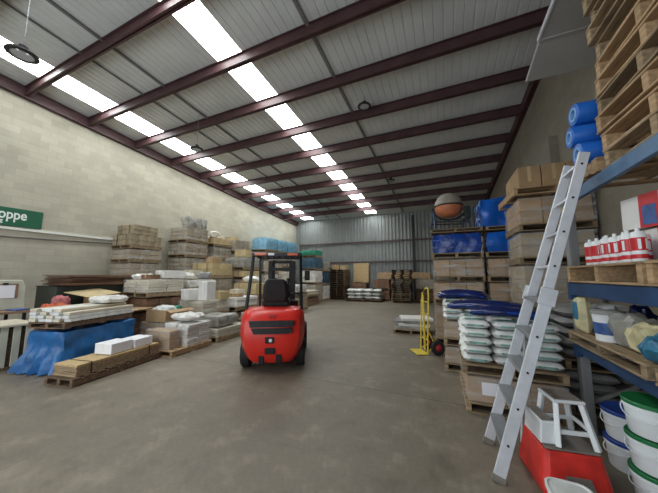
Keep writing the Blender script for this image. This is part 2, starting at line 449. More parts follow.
# ceiling: ribbed sheets between the two skylight strips
SK = [(-10.0,-9.15),(-4.98,-4.22)]
def rib_sheet(m, x0, x1, y0, y1, pitch, hgt, lift=0):
    pts = []; n = max(1, int(round((x1-x0)/pitch))); p = (x1-x0)/n
    for i in range(n):
        a = x0+i*p
        pts += [(a,0),(a+p*.82,0),(a+p*.86,hgt),(a+p*.96,hgt)]
    pts.append((x1,0))
    A = [m.bm.verts.new((a,y0,zc(y0)+z+lift)) for a,z in pts]; B = [m.bm.verts.new((a,y1,zc(y1)+z+lift)) for a,z in pts]
    for i in range(len(A)-1): m.bm.faces.new((A[i],A[i+1],B[i+1],B[i]))
m = MB()
for a, b in ((XL-.2, SK[0][0]), (SK[0][1], SK[1][0]), (SK[1][1], XR+.2)): rib_sheet(m, a, b, YF-.2, YB+.2, .19, .012)
struct(m.done('ceiling', 'roof'))
for i, (a, b) in enumerate(SK):
    m = MB(); rib_sheet(m, a, b, YF-.2 if i else 2.0-.2, YB-.45, .19, .012, .02)
    w = struct(m.done('window_%d' % (i+1), 'skylight'))
    if i == 0:
        m = MB(); rib_sheet(m, a, b, YF-.2, 1.8, .19, .03); struct(m.done('trim_1', 'roof'))
m = MB(); 
for a, b in SK: rib_sheet(m, a, b, YB-.45, YB+.2, .19, .03)
struct(m.done('trim_2', 'roof'))
# roof beams (channel sections with a lower flange)
tn = 3
for k in range(-3, 11):
    y = 1.51+1.48*k
    if y < YF: continue
    zb = zc(y)-.30
    m = MB(); m.box(XL, XR, y-.012, y+.012, zb, zb+.275); m.box(XL, XR, y-.06, y+.06, zb, zb+.014); m.box(XL, XR, y-.06, y+.06, zb+.262, zb+.275)
    struct(m.done('trim_%d' % tn, 'beam')); tn += 1
# eave members along the side walls
for x0, x1 in ((XL, XL+.12), (XR-.14, XR)):
    m = MB(); y0, y1 = YF, YB
    for dz0, dz1, a, b in ((-.36,-.30,x0,x1),(-.36,-.02,x0+.04,x1-.04)):
        m.hexa([(a,y0,zc(y0)+dz0),(b,y0,zc(y0)+dz0),(b,y1,zc(y1)+dz0),(a,y1,zc(y1)+dz0),(a,y0,zc(y0)+dz1),(b,y0,zc(y0)+dz1),(b,y1,zc(y1)+dz1),(a,y1,zc(y1)+dz1)])
    struct(m.done('trim_%d' % tn, 'beam')); tn += 1
# bracing strips under the sheets
for x, w in ((-2.45,.07),(-7.0,.07),(-7.9,.04)):
    y0, y1 = (YF, YB-.3)
    m = MB(); m.hexa([(x-w/2,y0,zc(y0)-.05),(x+w/2,y0,zc(y0)-.05),(x+w/2,y1,zc(y1)-.05),(x-w/2,y1,zc(y1)-.05),(x-w/2,y0,zc(y0)-.02),(x+w/2,y0,zc(y0)-.02),(x+w/2,y1,zc(y1)-.02),(x-w/2,y1,zc(y1)-.02)])
    struct(m.done('trim_%d' % tn, 'strap_grey')); tn += 1
# girts and posts on the back wall
for z in (2.55, 3.98):
    m = MB(); m.box(XL, XR, YB-.15, YB-.04, z-.02, z); m.box(XL, XR, YB-.15, YB-.135, z, z+.09)
    struct(m.done('trim_%d' % tn, 'girt')); tn += 1
m = MB(); m.box(-1.95, -1.8, YB-.28, YB-.15, 0, zc(YB)-.3); struct(m.done('trim_%d' % tn, 'steel_dark')); tn += 1
m = MB(); m.box(XL, XL+.3, YB-.2, YB-.05, 0, zc(YB)-.3); struct(m.done('trim_%d' % tn, 'sheet_wall')); tn += 1
# block pier on the right wall
struct(MB().box(XR-.16, XR+.1, 6.9, 7.5, 0, 4.6).done('trim_%d' % tn, 'block_grey')); tn += 1

# conduit rail along the left wall with the sagging grey pipe below
m = MB(); m.box(XL+.001, XL+.05, -2.9, 6.0, 2.86, 2.93)
t = tag(m.done('cable_trunking', 'white_paint', None, .004), 'long white cable trunking on the left block wall under the green sign', 'trunking')
m = MB(); pts = [(XL+.024, y, 2.76-.09*max(0, math.sin((y+.2)/5.6*math.pi))*(1 if y < 5.4 else 0)) for y in [i*.35-2.8 for i in range(26)]]
m.path(pts, .022)
tag(m.done('grey_pipe', 'rope_grey', None, 0, True), 'sagging grey pipe running below the white trunking on the left wall', 'pipe')

# sign
sg = empty('wall_sign', (XL+.03, 3.64, 2.96))
tag(sg, 'green shop sign with white lettering on the left block wall', 'sign')
MB().box(-.025, .02, -2.6, 0, 0, .50).done('sign_board', 'sign_green', sg, .004)
def text(s, size, y_right, z, parent, mat='sign_white', name='lettering', x=.022, sx=.72):
    cu = bpy.data.curves.new('t', 'FONT'); cu.body = s; cu.size = size; cu.extrude = .002; cu.align_x = 'RIGHT'; cu.offset = size*.018
    ob = bpy.data.objects.new('t', cu); COL.objects.link(ob)
    bpy.context.view_layer.update()
    dg = bpy.context.evaluated_depsgraph_get(); me = bpy.data.meshes.new_from_object(ob.evaluated_get(dg))
    bpy.data.objects.remove(ob); me.materials.clear(); me.materials.append(M[mat])
    # text lies in xy; turn it to read along +y, facing +x
    me.transform(Matrix(((0,0,1,x),(sx,0,0,y_right),(0,1,0,z),(0,0,0,1))))
    o = bpy.data.objects.new(name, me); COL.objects.link(o); o.parent = parent; return o
text('Shoppe', .37, -.32, .20, sg)
text('tiling', .15, -.76, .085, sg, sx=1)

# ------------------------------------------------------------ lamps
def make_lamp():
    t = empty('high_bay_lamp'); t.scale = (.9,.9,.9)
    m = MB(); m.lathe([(.10,.10),(.145,.06),(.20,.04),(.215,.01),(.205,0),(.15,-.005),(.15,.02)], n=32, close=True); m.done('lamp_ring', 'steel_dark', t, 0, True)
    MB().lathe([(.148,.004),(.148,.012)], n=28).done('lens', 'lens', t, 0, True)
    MB().lathe([(.05,.07),(.06,.10),(.06,.17),(.03,.19)], n=18).done('driver_housing', 'steel_dark', t, 0, True)
    return t
for (x, y, z, lb) in ((-1.93,6.91,6.42,'round hanging lamp over the floor in the middle of the roof'),
        (-5.95,1.55,5.05,'large round hanging lamp nearest the top left corner'),
        (-7.13,5.71,5.62,'round hanging lamp between the skylight strips left of centre'),
        (-2.21,12.4,6.12,'small far round lamp hanging near the back of the roof'),
        (-5.37,2.53,6.3,'round lamp high up at the top edge of the photo')):
    if lb.startswith('round lamp high'): continue
    o = inst('lamp', make_lamp, (x, y, z), 0, lb, 'lamp', 'high bay lamps under the roof')
    MB().tube((0,0,.18), (0,0,zc(y)-z-.02), .008, 8).done('hanging_rod', 'galv', o) if False else None
    rod = MB().tube((0,0,.185), (0,0,(zc(y)-z-.01)/.9), .007, 8).done('hanging_rod', 'galv', o)
# the lamp prototype got copied without rods, each has exactly one of its own

# grey duct casing in the top right corner
cz = empty('overhead_panel', (1.24, 0, 4.62))
tag(cz, 'flat grey sheet metal panel overhead in the top right corner', 'panel')
m = MB(); m.box(0, 1.06, -2.8, 3.95, 0, .05); m.hexa([(.0,3.95,.0),(1.06,3.95,0),(1.06,4.62,-.10),(0,4.62,-.10),(0,3.95,.05),(1.06,3.95,.05),(1.06,4.62,-.05),(0,4.62,-.05)])
m.done('panel_sheet', 'grey_panel', cz, .01)
MB().box(-.02, 0, -2.8, 3.95, -.012, .05).done('edge_trim', 'alu', cz)
MB().box(0, 1.06, 3.92, 3.96, -.012, 0).done('joint_strip', 'grey_panel', cz)
for y in (-1, 2.5):
    MB().tube((.5,y,.05), (.5,y,zc(y)-4.62), .012, 8).done('hanger', 'galv', cz)

# ------------------------------------------------------------ left wall row (tall stacks against the wall)
G1 = 'at the left wall'
column(-10.15, 5.92, [(.72,'card','wrapped brown cartons lowest in the first tall wall stack'),
    (1.36,'greywrap','wrapped greyish cartons second from the floor in the first tall wall stack'),
    (2.05,'greywrap','wrapped greyish cartons in the middle of the first tall wall stack'),
    (2.53,'greywrap','low wrapped layer second from the top of the first tall wall stack'),
    (3.05,'brickbare','brown layer below the smaller topmost layer of the first tall wall stack')])
inst('a_top', make_load(.88,.86,.32,3,3,2,'brick',False,9,.01,strap=True), (-10.12,5.9,3.04), .03, 'small top layer crowning the first tall wall stack', 'load', 'unit loads in the stock rows').name = 'carton_stack'
column(-10.15, 8.0, [(.8,'greywrap','wrapped grey cartons lowest in the tallest wall stack'),
    (1.70,'brick','wrapped grey blocks second from the floor in the tallest wall stack'),
    (2.36,'brick','wrapped grey blocks in the middle of the tallest wall stack'),
    (2.98,'brick','wrapped grey blocks second from the top of the tallest wall stack'),
    (3.65,'brick','wrapped grey blocks topmost in the tallest wall stack')])
column(-10.15, 9.42, [(.9,'card','wrapped cartons lowest in the stack right behind the tallest one'),
    (1.75,'greywrap','wrapped pale cartons second from the floor right behind the tallest stack'),
    (2.35,'greywrap','wrapped pale cartons in the middle right behind the tallest stack'),
    (2.95,'brick','grey wrapped blocks second from the top right behind the tallest stack'),
    (3.38,'tan','olive tan strapped cartons topmost right behind the tallest stack')])
column(-10.15, 10.72, [(1.0,'card','wrapped cartons lowest in the fourth wall stack'),
    (1.9,'greywrap','wrapped pale cartons second from the floor in the fourth wall stack'),
    (2.75,'cream','wrapped cream cartons under the top of the fourth wall stack'),
    (3.45,'greywrap','wrapped pale cartons topmost in the fourth wall stack')])
column(-10.15, 11.95, [(1.0,'card','wrapped cartons lowest in the stack just before the blue wraps'),
    (2.0,'cream','wrapped cream cartons halfway up just before the blue wraps'),
    (2.9,'greywrap','wrapped pale cartons topmost just before the blue wraps')])
for i, (y, s) in enumerate(((13.2,'first'),(14.4,'second'),(15.6,'last'))):
    column(-10.1, y, [(1.1,'card','wrapped cartons lowest below the %s light blue wrap' % s),
        (2.1,'cream','wrapped cream cartons halfway below the %s light blue wrap' % s),
        (3.05,'greywrap','wrapped pale cartons just under the %s light blue wrap' % s),
        (3.9,'wrap_light','%s light blue wrapped bundle high up behind the forklift roof' % s.capitalize())])
# middle row
column(-7.85, 5.15, [(.5,'card','wrapped cartons lowest in the low stack before the first tall stack'),
    (1.02,'dark','brown cartons halfway in the low stack before the first tall stack'),
    (1.52,'cream','cream wrapped cartons topmost in the low stack before the first tall stack')])
column(-7.9, 6.45, [(.55,'card','wrapped cartons lowest in the second low stack of the middle row'),
    (1.1,'cream','wrapped cream cartons halfway in the second low stack of the middle row'),
    (1.5,'wrap_white','white plastic bundle topmost in the second low stack of the middle row')])
column(-8.5, 7.85, [(.8,'card','wrapped cartons lowest in front of the tallest stack'),
    (1.5,'greywrap','wrapped pale cartons halfway up in front of the tallest stack'),
    (2.12,'tan','strapped tan cartons topmost in front of the tallest stack')])
column(-8.2, 9.2, [(.9,'dark','brown cartons lowest in the fourth stack of the middle row'),
    (1.45,'card','wrapped cartons halfway in the fourth stack of the middle row'),
    (1.85,'tan','tan cartons near the top in the fourth stack of the middle row'),
    (2.4,'wrap_grey','grey plastic bundle topmost in the fourth stack of the middle row')])
column(-8.1, 10.5, [(.9,'card','wrapped cartons lowest in the fifth stack of the middle row'),
    (1.7,'cream','cream wrapped cartons halfway in the fifth stack of the middle row'),
    (2.3,'greywrap','pale wrapped cartons topmost in the fifth stack of the middle row')])
column(-7.95, 11.8, [(1.0,'card','wrapped cartons lowest in the stack seen through the forklift cab'),
    (1.8,'cream','cream wrapped cartons topmost in the stack seen through the forklift cab')])
# inner row, between the middle and the aisle
column(-6.5, 4.66, [(.50,'card','wrapped cartons lowest under the brown open carton')], w=.85, d=.85)
column(-6.6, 5.85, [(.45,'white','white cartons lowest in the stack with the upright white carton'),
    (.92,'cream','cream wrapped cartons in the stack with the upright white carton')], w=1.0, d=1.0)
column(-6.55, 7.1, [(.5,'dark','brown cartons lowest under the flat white packs near the forklift'),
    (.95,'white','flat white packs on top beside the forklift counterweight')], w=1.05, d=1.05)
column(-6.9, 8.4, [(.8,'card','wrapped cartons low beyond the flat white packs'),
    (1.35,'tan','tan cartons on top beyond the flat white packs')])
column(-6.9, 9.75, [(.8,'dark','brown cartons low behind the left forklift pillar'),
    (1.3,'cream','cream wrapped cartons on top behind the left forklift pillar')])
column(-6.8, 11.1, [(.7,'card','wrapped cartons low behind the forklift seat'),
    (1.2,'wrap_white','white plastic bundle on top behind the forklift seat')])
# aisle row
pallet(-5.42, 4.2, 0, 'short pallet at the aisle nearest the long low pallet', 'wood_new', .78, 1.05, .12, R(4))
inst('f1a', make_load(.62,.26,.36,2,1,2,'card',True,61), (-5.47,3.86,.122), R(4), 'brown wrapped cartons at the near end of the short aisle pallet', 'load')
inst('f1b', make_load(.66,.62,.44,2,2,6,'white_card',True,62,.015), (-5.42,4.38,.122), R(4), 'white packs in clear wrap on the short aisle pallet', 'load')
o = crumple(.6,.5,.14,'wrap_white',63)(); o.location=(-5.45,4.4,.60); tag(o,'white crumpled plastic on the short aisle pallet load','plastic')
column(-5.62, 5.45, [(.34,'cream','cream wrapped packs on the second aisle pallet'),
    ], w=1.05, d=1.05)
inst('f2_top', make_wrapped(.8,.75,.24,'wrap_grey',31,.05,.02), (-5.62,5.36,.345), .1, 'crumpled grey plastic bundle lying on the second aisle pallet', 'bundle')
column(-5.6, 6.75, [(.34,'dark','low brown cartons on the third aisle pallet left of the forklift')], w=.95, d=.95)
column(-5.65, 8.0, [(.45,'cream','low cream packs on the fourth aisle pallet beyond the forklift')], w=.95, d=.95)
# white plastic over the aisle pallet
w_ = wrinkle_shell(.55,.98,0,.44,5,.05,flare=.03,over=.0).done('plastic_cover','film',None,smooth=True); w_.location = (-5.27,4.15,.13)
w_.parent = None
bpy.data.objects.remove(w_)
# far left group beyond the forklift
column(-7.35, 13.4, [(.45,'dark','brown cartons lowest in the pallet stack right of the forklift'),
    (.82,'cream','pale slabs on the pallet stack right of the forklift')], d=1.5)
column(-7.75, 14.95, [(1.1,'greywrap','pale wrapped cartons lowest under the teal cover'),
    (1.95,'wrap_white','white plastic bundle halfway under the teal cover'),
    (2.75,'wrap_slate','slate blue bundle right under the teal cover'),
    (3.2,'wrap_teal','teal green covered bundle topmost right of the forklift roof')])
column(-7.8, 16.2, [(1.0,'white','white cartons lowest in the slate blue stack near the back wall'),
    (1.9,'wrap_slate','slate blue bundle halfway in the stack near the back wall'),
    (2.6,'wrap_grey','grey bundle topmost in the slate blue stack near the back wall')])
column(-8.0, 17.45, [(1.2,'wrap_slate','dark slate bundle lowest at the back wall beside the pallet pile'),
    (2.2,'wrap_slate','dark slate bundle on top at the back wall beside the pallet pile')])

# bundles on top of the tallest stacks
for i, (x, y, z, sx, lb) in enumerate(((-9.95,7.78,3.655,.34,'small grey wrapped bag standing on the tallest stack, left one'),
                                  (-9.93,8.27,3.655,.42,'larger grey wrapped bag standing on the tallest stack, right one'))):
    inst(('topbag',i), make_wrapped(sx, sx, .42, 'wrap_grey', 40+i, .06, .03), (x,y,z), .3*i, lb, 'bag')
def make_cushion_roll():
    t = empty('cushion_roll')
    m = MB(); pts = [(.36*math.cos(a), 0, .16+.14*math.sin(a)) for a in [R(-20+i*20) for i in range(18)]]
    m.path(pts, .045, 8).done('padding', 'sack', t, 0, True)
    MB().box(-.3,.3,-.12,.12,0,.03).done('base_sheet', 'card_dark', t, .004)
    return t
inst('croll', make_cushion_roll, (-10.0,9.3,3.39), R(100), 'black and white padded loop lying on the olive tan cartons', 'padding')

# ------------------------------------------------------------ loose goods on the inner rows
def open_carton(w, d, h, mat='card', flap=.16):
    def f():
        t = empty('open_carton'); th = .008
        m = MB(); m.box(-w/2,w/2,-d/2,d/2,0,th); m.box(-w/2,-w/2+th,-d/2,d/2,th,h); m.box(w/2-th,w/2,-d/2,d/2,th,h)
        m.box(-w/2+th,w/2-th,-d/2,-d/2+th,th,h); m.box(-w/2+th,w/2-th,d/2-th,d/2,th,h); m.done('carton_body', mat, t)
        for s in (-1, 1):
            MB().hexa([(s*w/2,-d/2,h-.004),(s*(w/2+flap),-d/2,h-.05),(s*(w/2+flap),d/2,h-.05),(s*w/2,d/2,h-.004),(s*w/2,-d/2,h+.002),(s*(w/2+flap),-d/2,h-.044),(s*(w/2+flap),d/2,h-.044),(s*w/2,d/2,h+.002)]).done('flap', mat, t)
        return t
    return f
inst('oc1', open_carton(.66,.7,.28), (-6.42,4.62,.51), .05, 'big brown open carton standing among the inner row goods', 'carton')
cr = [(-6.40,4.50,.66,.45,.36,.2,'sack','white plastic bag bulging out of the brown open carton'),
      (-6.5,4.80,.66,.36,.25,.16,'wrap_teal','green plastic bag at the back of the brown open carton'),
      (-7.95,6.1,1.5,.6,.5,.2,'wrap_white','white crumpled plastic lying on the second low stack'),
      (-7.62,6.7,1.5,.4,.4,.22,'sack_grey','grey crumpled sack beside the white plastic on the second low stack'),
      (-8.1,4.95,1.5,.4,.5,.14,'wrap_white','white crumpled plastic over the cream wrapped cartons'),
      (-6.82,6.1,.91,.45,.4,.22,'wrap_white','white crumpled plastic behind the upright white carton'),
      (-6.9,8.3,1.37,.6,.6,.2,'sack','white sack lying on the tan cartons beyond the flat packs'),
      (-8.15,10.4,2.32,.7,.6,.22,'sack_grey','grey sack lying on the fifth stack of the middle row'),
      (-5.3,5.0,.36,.3,.3,.2,'wrap_white','small white plastic knot at the aisle edge'),
      (-6.5,7.9-.02,1.37,.4,.3,.16,'bag_cream','cream bag on the near edge of the tan cartons')]
for i, (x, y, z, w, d, h, mt, lb) in enumerate(cr[:8]):
    o = crumple(w, d, h, mt, i+1)(); o.location = (x, y, z); o.rotation_euler = (0,0,i*.7); tag(o, lb, 'plastic bag' if 'bag' in lb else 'sack' if 'sack' in lb else 'plastic')
def single_carton(w, d, h, mat, label_mat=None, name='carton'):
    def f():
        t = empty(name)
        MB().box(-w/2,w/2,-d/2,d/2,0,h).done('carton_body', mat, t, .006)
        MB().box(-.025,.025,-d/2-.0012,d/2+.0012,h*.3,h+.0012).done('packing_tape', label_mat or 'card_tan', t)
        return t
    return f
inst('upw', single_carton(.3,.34,.52,'white_card','paper'), (-6.3,5.65,.93), .1, 'upright white carton standing on cream wrapped cartons', 'carton')
inst('upw2', single_carton(.34,.4,.3,'white_card','paper'), (-6.75,5.5,.93), -.1, 'short white carton left of the upright white carton', 'carton')
inst('upw3', single_carton(.5,.5,.3,'card_tan'), (-8.0,9.0,2.41), .2, 'tan carton on the grey plastic bundle of the fourth stack', 'carton')
inst('upw4', single_carton(.36,.7,.22,'white_card','paper'), (-7.55,5.4,1.54), .05, 'long white carton on the low stack before the first tall stack', 'carton')
inst('upw5', single_carton(.4,.4,.3,'card'), (-8.1,11.7,1.81), .2, 'brown carton on the stack seen through the forklift cab', 'carton')
for i, (x, y, z, w, d, h, mt, lb) in enumerate((
        (-7.6,4.85,1.50,.36,.3,.14,'card_dark','brown scrap carton piece on the cream wrapped cartons'),(-8.2,6.72,1.5,.34,.5,.3,'cream','cream carton standing at the wall side of the second low stack'),
        (-6.25,6.15,.905,.3,.3,.24,'card_tan','tan carton behind the upright white carton'),(-6.35,6.85,.92,.4,.3,.12,'card','brown carton lying on the flat white packs'),
        (-6.7,7.3,.92,.4,.34,.22,'cream','cream carton on the far side of the flat white packs'),(-8.2,7.6,2.09,.4,.4,.2,'card','brown carton on the strapped tan cartons'),
        (-8.7,8.1,2.09,.4,.34,.3,'card_grey','greyish carton at the wall side of the strapped tan cartons'),(-10.3,9.8,3.37,.36,.3,.22,'cream','cream carton beside the padded loop on the olive tan cartons'),
        (-10.2,10.6,3.44,.5,.5,.18,'card_tan','tan carton on top of the fourth wall stack'),(-5.75,5.88,.33,.3,.2,.18,'white_card','small white carton at the far end of the second aisle pallet'),
        (-5.5,6.7,.33,.5,.5,.16,'cream','cream carton on the low brown cartons left of the forklift'),(-6.9,8.55,1.59,.4,.4,.2,'card','brown carton on the white sack beyond the flat packs'))):
    if 'white sack beyond' in lb: continue
    o = inst(('cl',i), single_carton(w,d,h,mt), (x,y,z+.002), .2*math.sin(i*2.3), lb, 'carton')
def sheet_pile(w, d, n, mat, seed, th=.012):
    def f():
        rnd = random.Random(seed); t = empty('cardboard_sheets')
        proto = None
        for i in range(n):
            if proto is None: o = proto = MB().box(-w/2,w/2,-d/2,d/2,0,th*.8).done('sheet', mat, t)
            else: o = proto.copy(); COL.objects.link(o); o.parent = t
            o.location = (rnd.uniform(-.06,.06), rnd.uniform(-.08,.08), i*th); o.rotation_euler = (0,0,rnd.uniform(-.12,.12))
        return t
    return f
inst('shp1', sheet_pile(.6,.7,5,'wood_new',3), (-7.3,4.28,.72), .3, 'tan flattened cartons lying beside the open brown carton', 'cardboard')
column(-7.35, 4.25, [(.71,'dark','dark cartons under the tan flattened cartons')], w=.6, d=.7)

# ------------------------------------------------------------ long low pallet with boards and white cartons
A1 = R(10)
def on(cx, cy, a, lx, ly): return (cx+lx*math.cos(a)-ly*math.sin(a), cy+lx*math.sin(a)+ly*math.cos(a))
pallet(-5.37, 2.86, 0, 'long low pallet nearest the viewer carrying chipboard and white cartons', 'wood_dark', .56, 1.5, .12, A1, 'long pallets at the left front', 9)
t = empty('board_pack', (-5.35,2.88,.122), A1); tag(t, 'tan chipboard pack on the long low pallet', 'boards')
for i in range(5): MB().box(-.25+.004*(i%2),.21,-.70+.006*(i%3),.72,i*.034,i*.034+.031).done('board', 'mdf' if i > 3 else 'wood', t, .002)
for y in (-.5, .5): MB().prism([(-.22,.171),(.216,.171),(.216,0),(.219,0),(.219,.173),(-.22,.173)],y-.008,y+.008,'y').done('strap', 'black_gloss', t)
for (ly, h, lb) in ((.0,.17,'near white carton on the chipboard pack'), (.42,.15,'far white carton on the chipboard pack')):
    x, y = on(-5.35,2.88,A1,-.01,ly)
    inst(('wc',h), single_carton(.34,.38,h,'paper','white_card'), (x,y,.297), A1+.05, lb, 'carton', 'white cartons on the chipboard')

# ------------------------------------------------------------ blue tarpaulin stack
A2 = R(17); TX, TY = -6.40, 2.93
t = empty('tarpaulin_stack', (TX,TY,0), A2); tag(t, 'stack covered with a blue tarpaulin behind the long low pallet', 'tarpaulin')
wrinkle_shell(.72,1.32,.02,.66,3,.05,flare=.12,n=14,nz=12,over=0).done('tarpaulin','tarp',t,smooth=True)
MB().box(-.27,.27,-.55,.55,0,.60).done('covered_pallet_load','wood_dark',t)
pallet(TX-.02, TY, .715, 'pallet lying on the blue tarpaulin under white wrapped boards', 'wood_dark', .72, 1.34, .10, A2, 'long pallets at the left front', 9)
for j in range(5):
    for k in range(4 if j < 4 else 3):
        x, y = on(TX-.02, TY, A2, -.30+.15*j, random.uniform(-.03,.05))
        col = 'white' if (j+k) % 3 else 'pinkish'
        o = inst(('mould', col), (lambda c=col: MB().box(-.066,.066,-.64,.64,0,.052).done('wrapped_board', 'cream' if c == 'pinkish' else 'sack', None, .006)),
                 (x, y, .818+k*.056), A2+random.uniform(-.004,.004), 'long wrapped board in the pile on the blue tarpaulin stack', 'board', 'long wrapped boards on the tarpaulin stack')
x, y = on(TX, TY, A2, .02, .40)
o = crumple(.5,.55,.13,'wrap_white',14)(); o.location = (x,y,1.045); o.rotation_euler = (0,0,A2); tag(o, 'white crumpled wrap over the far end of the long boards', 'plastic')

# ------------------------------------------------------------ bench and machines at the far left
t = empty('work_table', (-8.75,1.95,0)); tag(t, 'brown topped work table at the left edge of the photo', 'table')
MB().box(-.5,.5,-1.3,.92,.82,.87).done('table_top','table_brown',t,.006)
for sx in (-.44,.44):
    for y in (-1.22,.74): MB().box(sx-.025,sx+.025,y-.025,y+.025,0,.82).done('leg','steel_dark',t,.003)
MB().box(-.44,.44,-1.2,.72,.3,.33).done('shelf','steel_dark',t,.003)
t = empty('control_cabinet', (-8.95,2.46,.872)); tag(t, 'pale grey cabinet with a clipboard on the work table', 'cabinet')
MB().prism([(-1.0,0),(.36,0),(.33,.50),(.27,.64),(-1.0,.64)],-.24,.24,'x').done('cabinet_body','bin_grey',t,.012)
MB().box(.242,.25,-.16,.22,.24,.56).done('clipboard','table_brown',t,.003)
MB().box(.251,.253,-.13,.17,.25,.53).done('paper_sheet','paper',t)
MB().box(.251,.268,-.02,.06,.53,.58).done('clip','steel_dark',t,.003)
MB().box(.05,.35,-.10,.10,0,.02)
o = MB().box(-.16,.16,-.11,.11,0,.03).done('folder','label_blue',None,.004); o.location=(-8.42,2.62,.872); o.rotation_euler=(0,0,.2); tag(o,'blue folder lying on the work table','folder')
t = empty('slatted_crate', (-7.36,1.90,0)); tag(t, 'pale slatted timber crate left of the blue tarpaulin', 'crate')
MB().box(-.42,.42,-.5,.5,0,.05).done('base','wood_dark',t,.004)
m = MB()
for i in range(7): m.box(.385,.41,-.5+i*.15,-.41+i*.15,.05,.72)
for i in range(6): m.box(-.40+i*.145,-.31+i*.145,.475,.50,.05,.72)
m.done('slats','bin_grey',t,.003)
MB().box(-.36,.36,-.45,.45,.05,.68).done('content','wood_dark',t,.01)
MB().box(-.44,.44,-.53,.53,.72,.76).done('lid','cream',t,.006)
# cartons with cloths between table and tarpaulin
inst('cc0', single_carton(.7,.7,.42,'card_dark'), (-7.48,2.98,0), .15, 'brown carton on the floor behind the blue tarpaulin', 'carton')
inst('cc1', single_carton(.62,.6,.42,'card'), (-7.47,2.97,.425), .1, 'brown carton under the orange cloth behind the tarpaulin', 'carton')
o = crumple(.42,.34,.16,'orange_cloth',21,'cloth')(); o.location=(-7.45,2.86,.85); tag(o,'orange cloth heaped on a brown carton','cloth')
o = crumple(.3,.26,.26,'pink_cloth',22,'cloth')(); o.location=(-8.15,3.2,.86+.005); tag(o,'pink cloth heaped on a dark carton at the wall side','cloth')
inst('cc2', single_carton(.44,.48,.86,'card_dark'), (-8.13,3.22,0), 0, 'tall dark carton under the pink cloth', 'carton')
# dark green bin with flattened cartons on top
t = empty('steel_bin', (-9.05,4.0,.001)); tag(t, 'dark green steel bin under flattened cartons at the left wall', 'bin')
m = MB(); m.box(-.5,.5,-.75,-.72,.1,1.34); m.box(-.5,.5,.72,.75,.1,1.34); m.box(-.5,-.47,-.72,.72,.1,1.34); m.box(.47,.5,-.72,.72,.1,1.34); m.box(-.5,.5,-.75,.75,.08,.1); m.done('bin_body','bin_green',t,.006)
for sx in (-.42,.42):
    for y in (-.66,.66): MB().box(sx-.05,sx+.05,y-.05,y+.05,0,.08).done('foot','steel_dark',t)
m = MB(); m.box(-.52,.52,-.77,.77,1.34,1.355); m.done('rim','steel_dark',t)
inst('shp2', sheet_pile(1.1,1.5,16,'card_dark',8,.017), (-9.0,4.15,1.36), .05, 'dark flattened cartons piled on the green steel bin', 'cardboard')
column(-8.1, 4.0, [(.75,'card','wrapped brown carton group below the tilted cardboard sheet')], w=.6, d=.75)
o = inst('bigc', single_carton(.42,.7,.34,'card'), (-8.05,4.02,.76), .1, 'tan carton right of the dark green bin', 'carton')
o = MB().box(-.35,.35,-.42,.42,0,.012).done('cardboard_sheet','card_tan',None); o.location=(-8.1,3.8,1.18); o.rotation_euler=(R(4),R(9),.3); tag(o,'tilted tan cardboard sheet lying over a tan carton','cardboard')

# ------------------------------------------------------------ forklift
FK = empty('forklift', (-2.68,3.74,0), R(29)); tag(FK, 'red forklift with black overhead guard seen from behind on the open floor', 'forklift')
def fbox(name, mat, *a, bevel=.01, par=None): return MB().box(*a).done(name, mat, par or FK, bevel)
# counterweight: rounded hull built from horizontal outlines
def cw_out(w, r, y0, y1, z, bow):
    pts = []
    for i in range(13):
        a = i/12; x = -w+2*w*a
        e = max(0, abs(x)-(w-r))/r
        pts.append((x, y0+r*(1-math.sqrt(max(0,1-e*e)))+bow*(x/w)**2, z))
    pts += [(w, y1, z), (-w, y1, z)]
    return pts
m = MB(); rings = []
for (z, w, r, y0, bow) in ((.17,.36,.10,.08,.05),(.24,.42,.12,.03,.05),(.40,.50,.14,0,.05),(.62,.545,.15,.0,.05),(.80,.545,.15,.02,.05),(.93,.525,.15,.06,.05),(1.0,.505,.14,.13,.05),(1.03,.465,.14,.2,.04)):
    rings.append([m.bm.verts.new(p) for p in cw_out(w, r, y0, .62, z, bow)])
m.skin(rings).done('counterweight','lift_red',FK,0,True)
# grille slots, recess and tow pin
for z0, z1, wa, wb in ((.76,.86,.37,.35),(.65,.74,.33,.285)):
    o = MB().prism([(-wb,z0),(wb,z0),(wa,z1),(-wa,z1)],-.02,.06,'y').done('grille','black_gloss',FK)
    m = MB()
    for i in range(5): m.box(-wb+.03+i*.14,-wb+.06+i*.14,-.026,-.018,z0+.01,z1-.01)
    m.done('grille_bars','steel_dark',o)
m = MB(); m.box(-.10,.05,-.012,.05,.50,.60); m.done('filler_recess','black_gloss',FK,.006)
MB().lathe([(.028,0),(.028,.03),(.018,.04)],(-.01,-.03,.55),(0,1,0),14).done('tow_pin','alu',FK,0,True)
MB().box(-.10,.07,-.010,.05,.33,.43).done('tow_slot','black_gloss',FK,.006)
MB().box(-.20,-.12,.015,.07,.17,.30).done('vent_slot','black_gloss',FK,.004)
MB().box(.08,.17,.015,.07,.17,.32).done('vent_slot','black_gloss',FK,.004)
MB().box(-.05,.06,.035,.06,.91,.955).done('badge','hub_red',FK,.004)
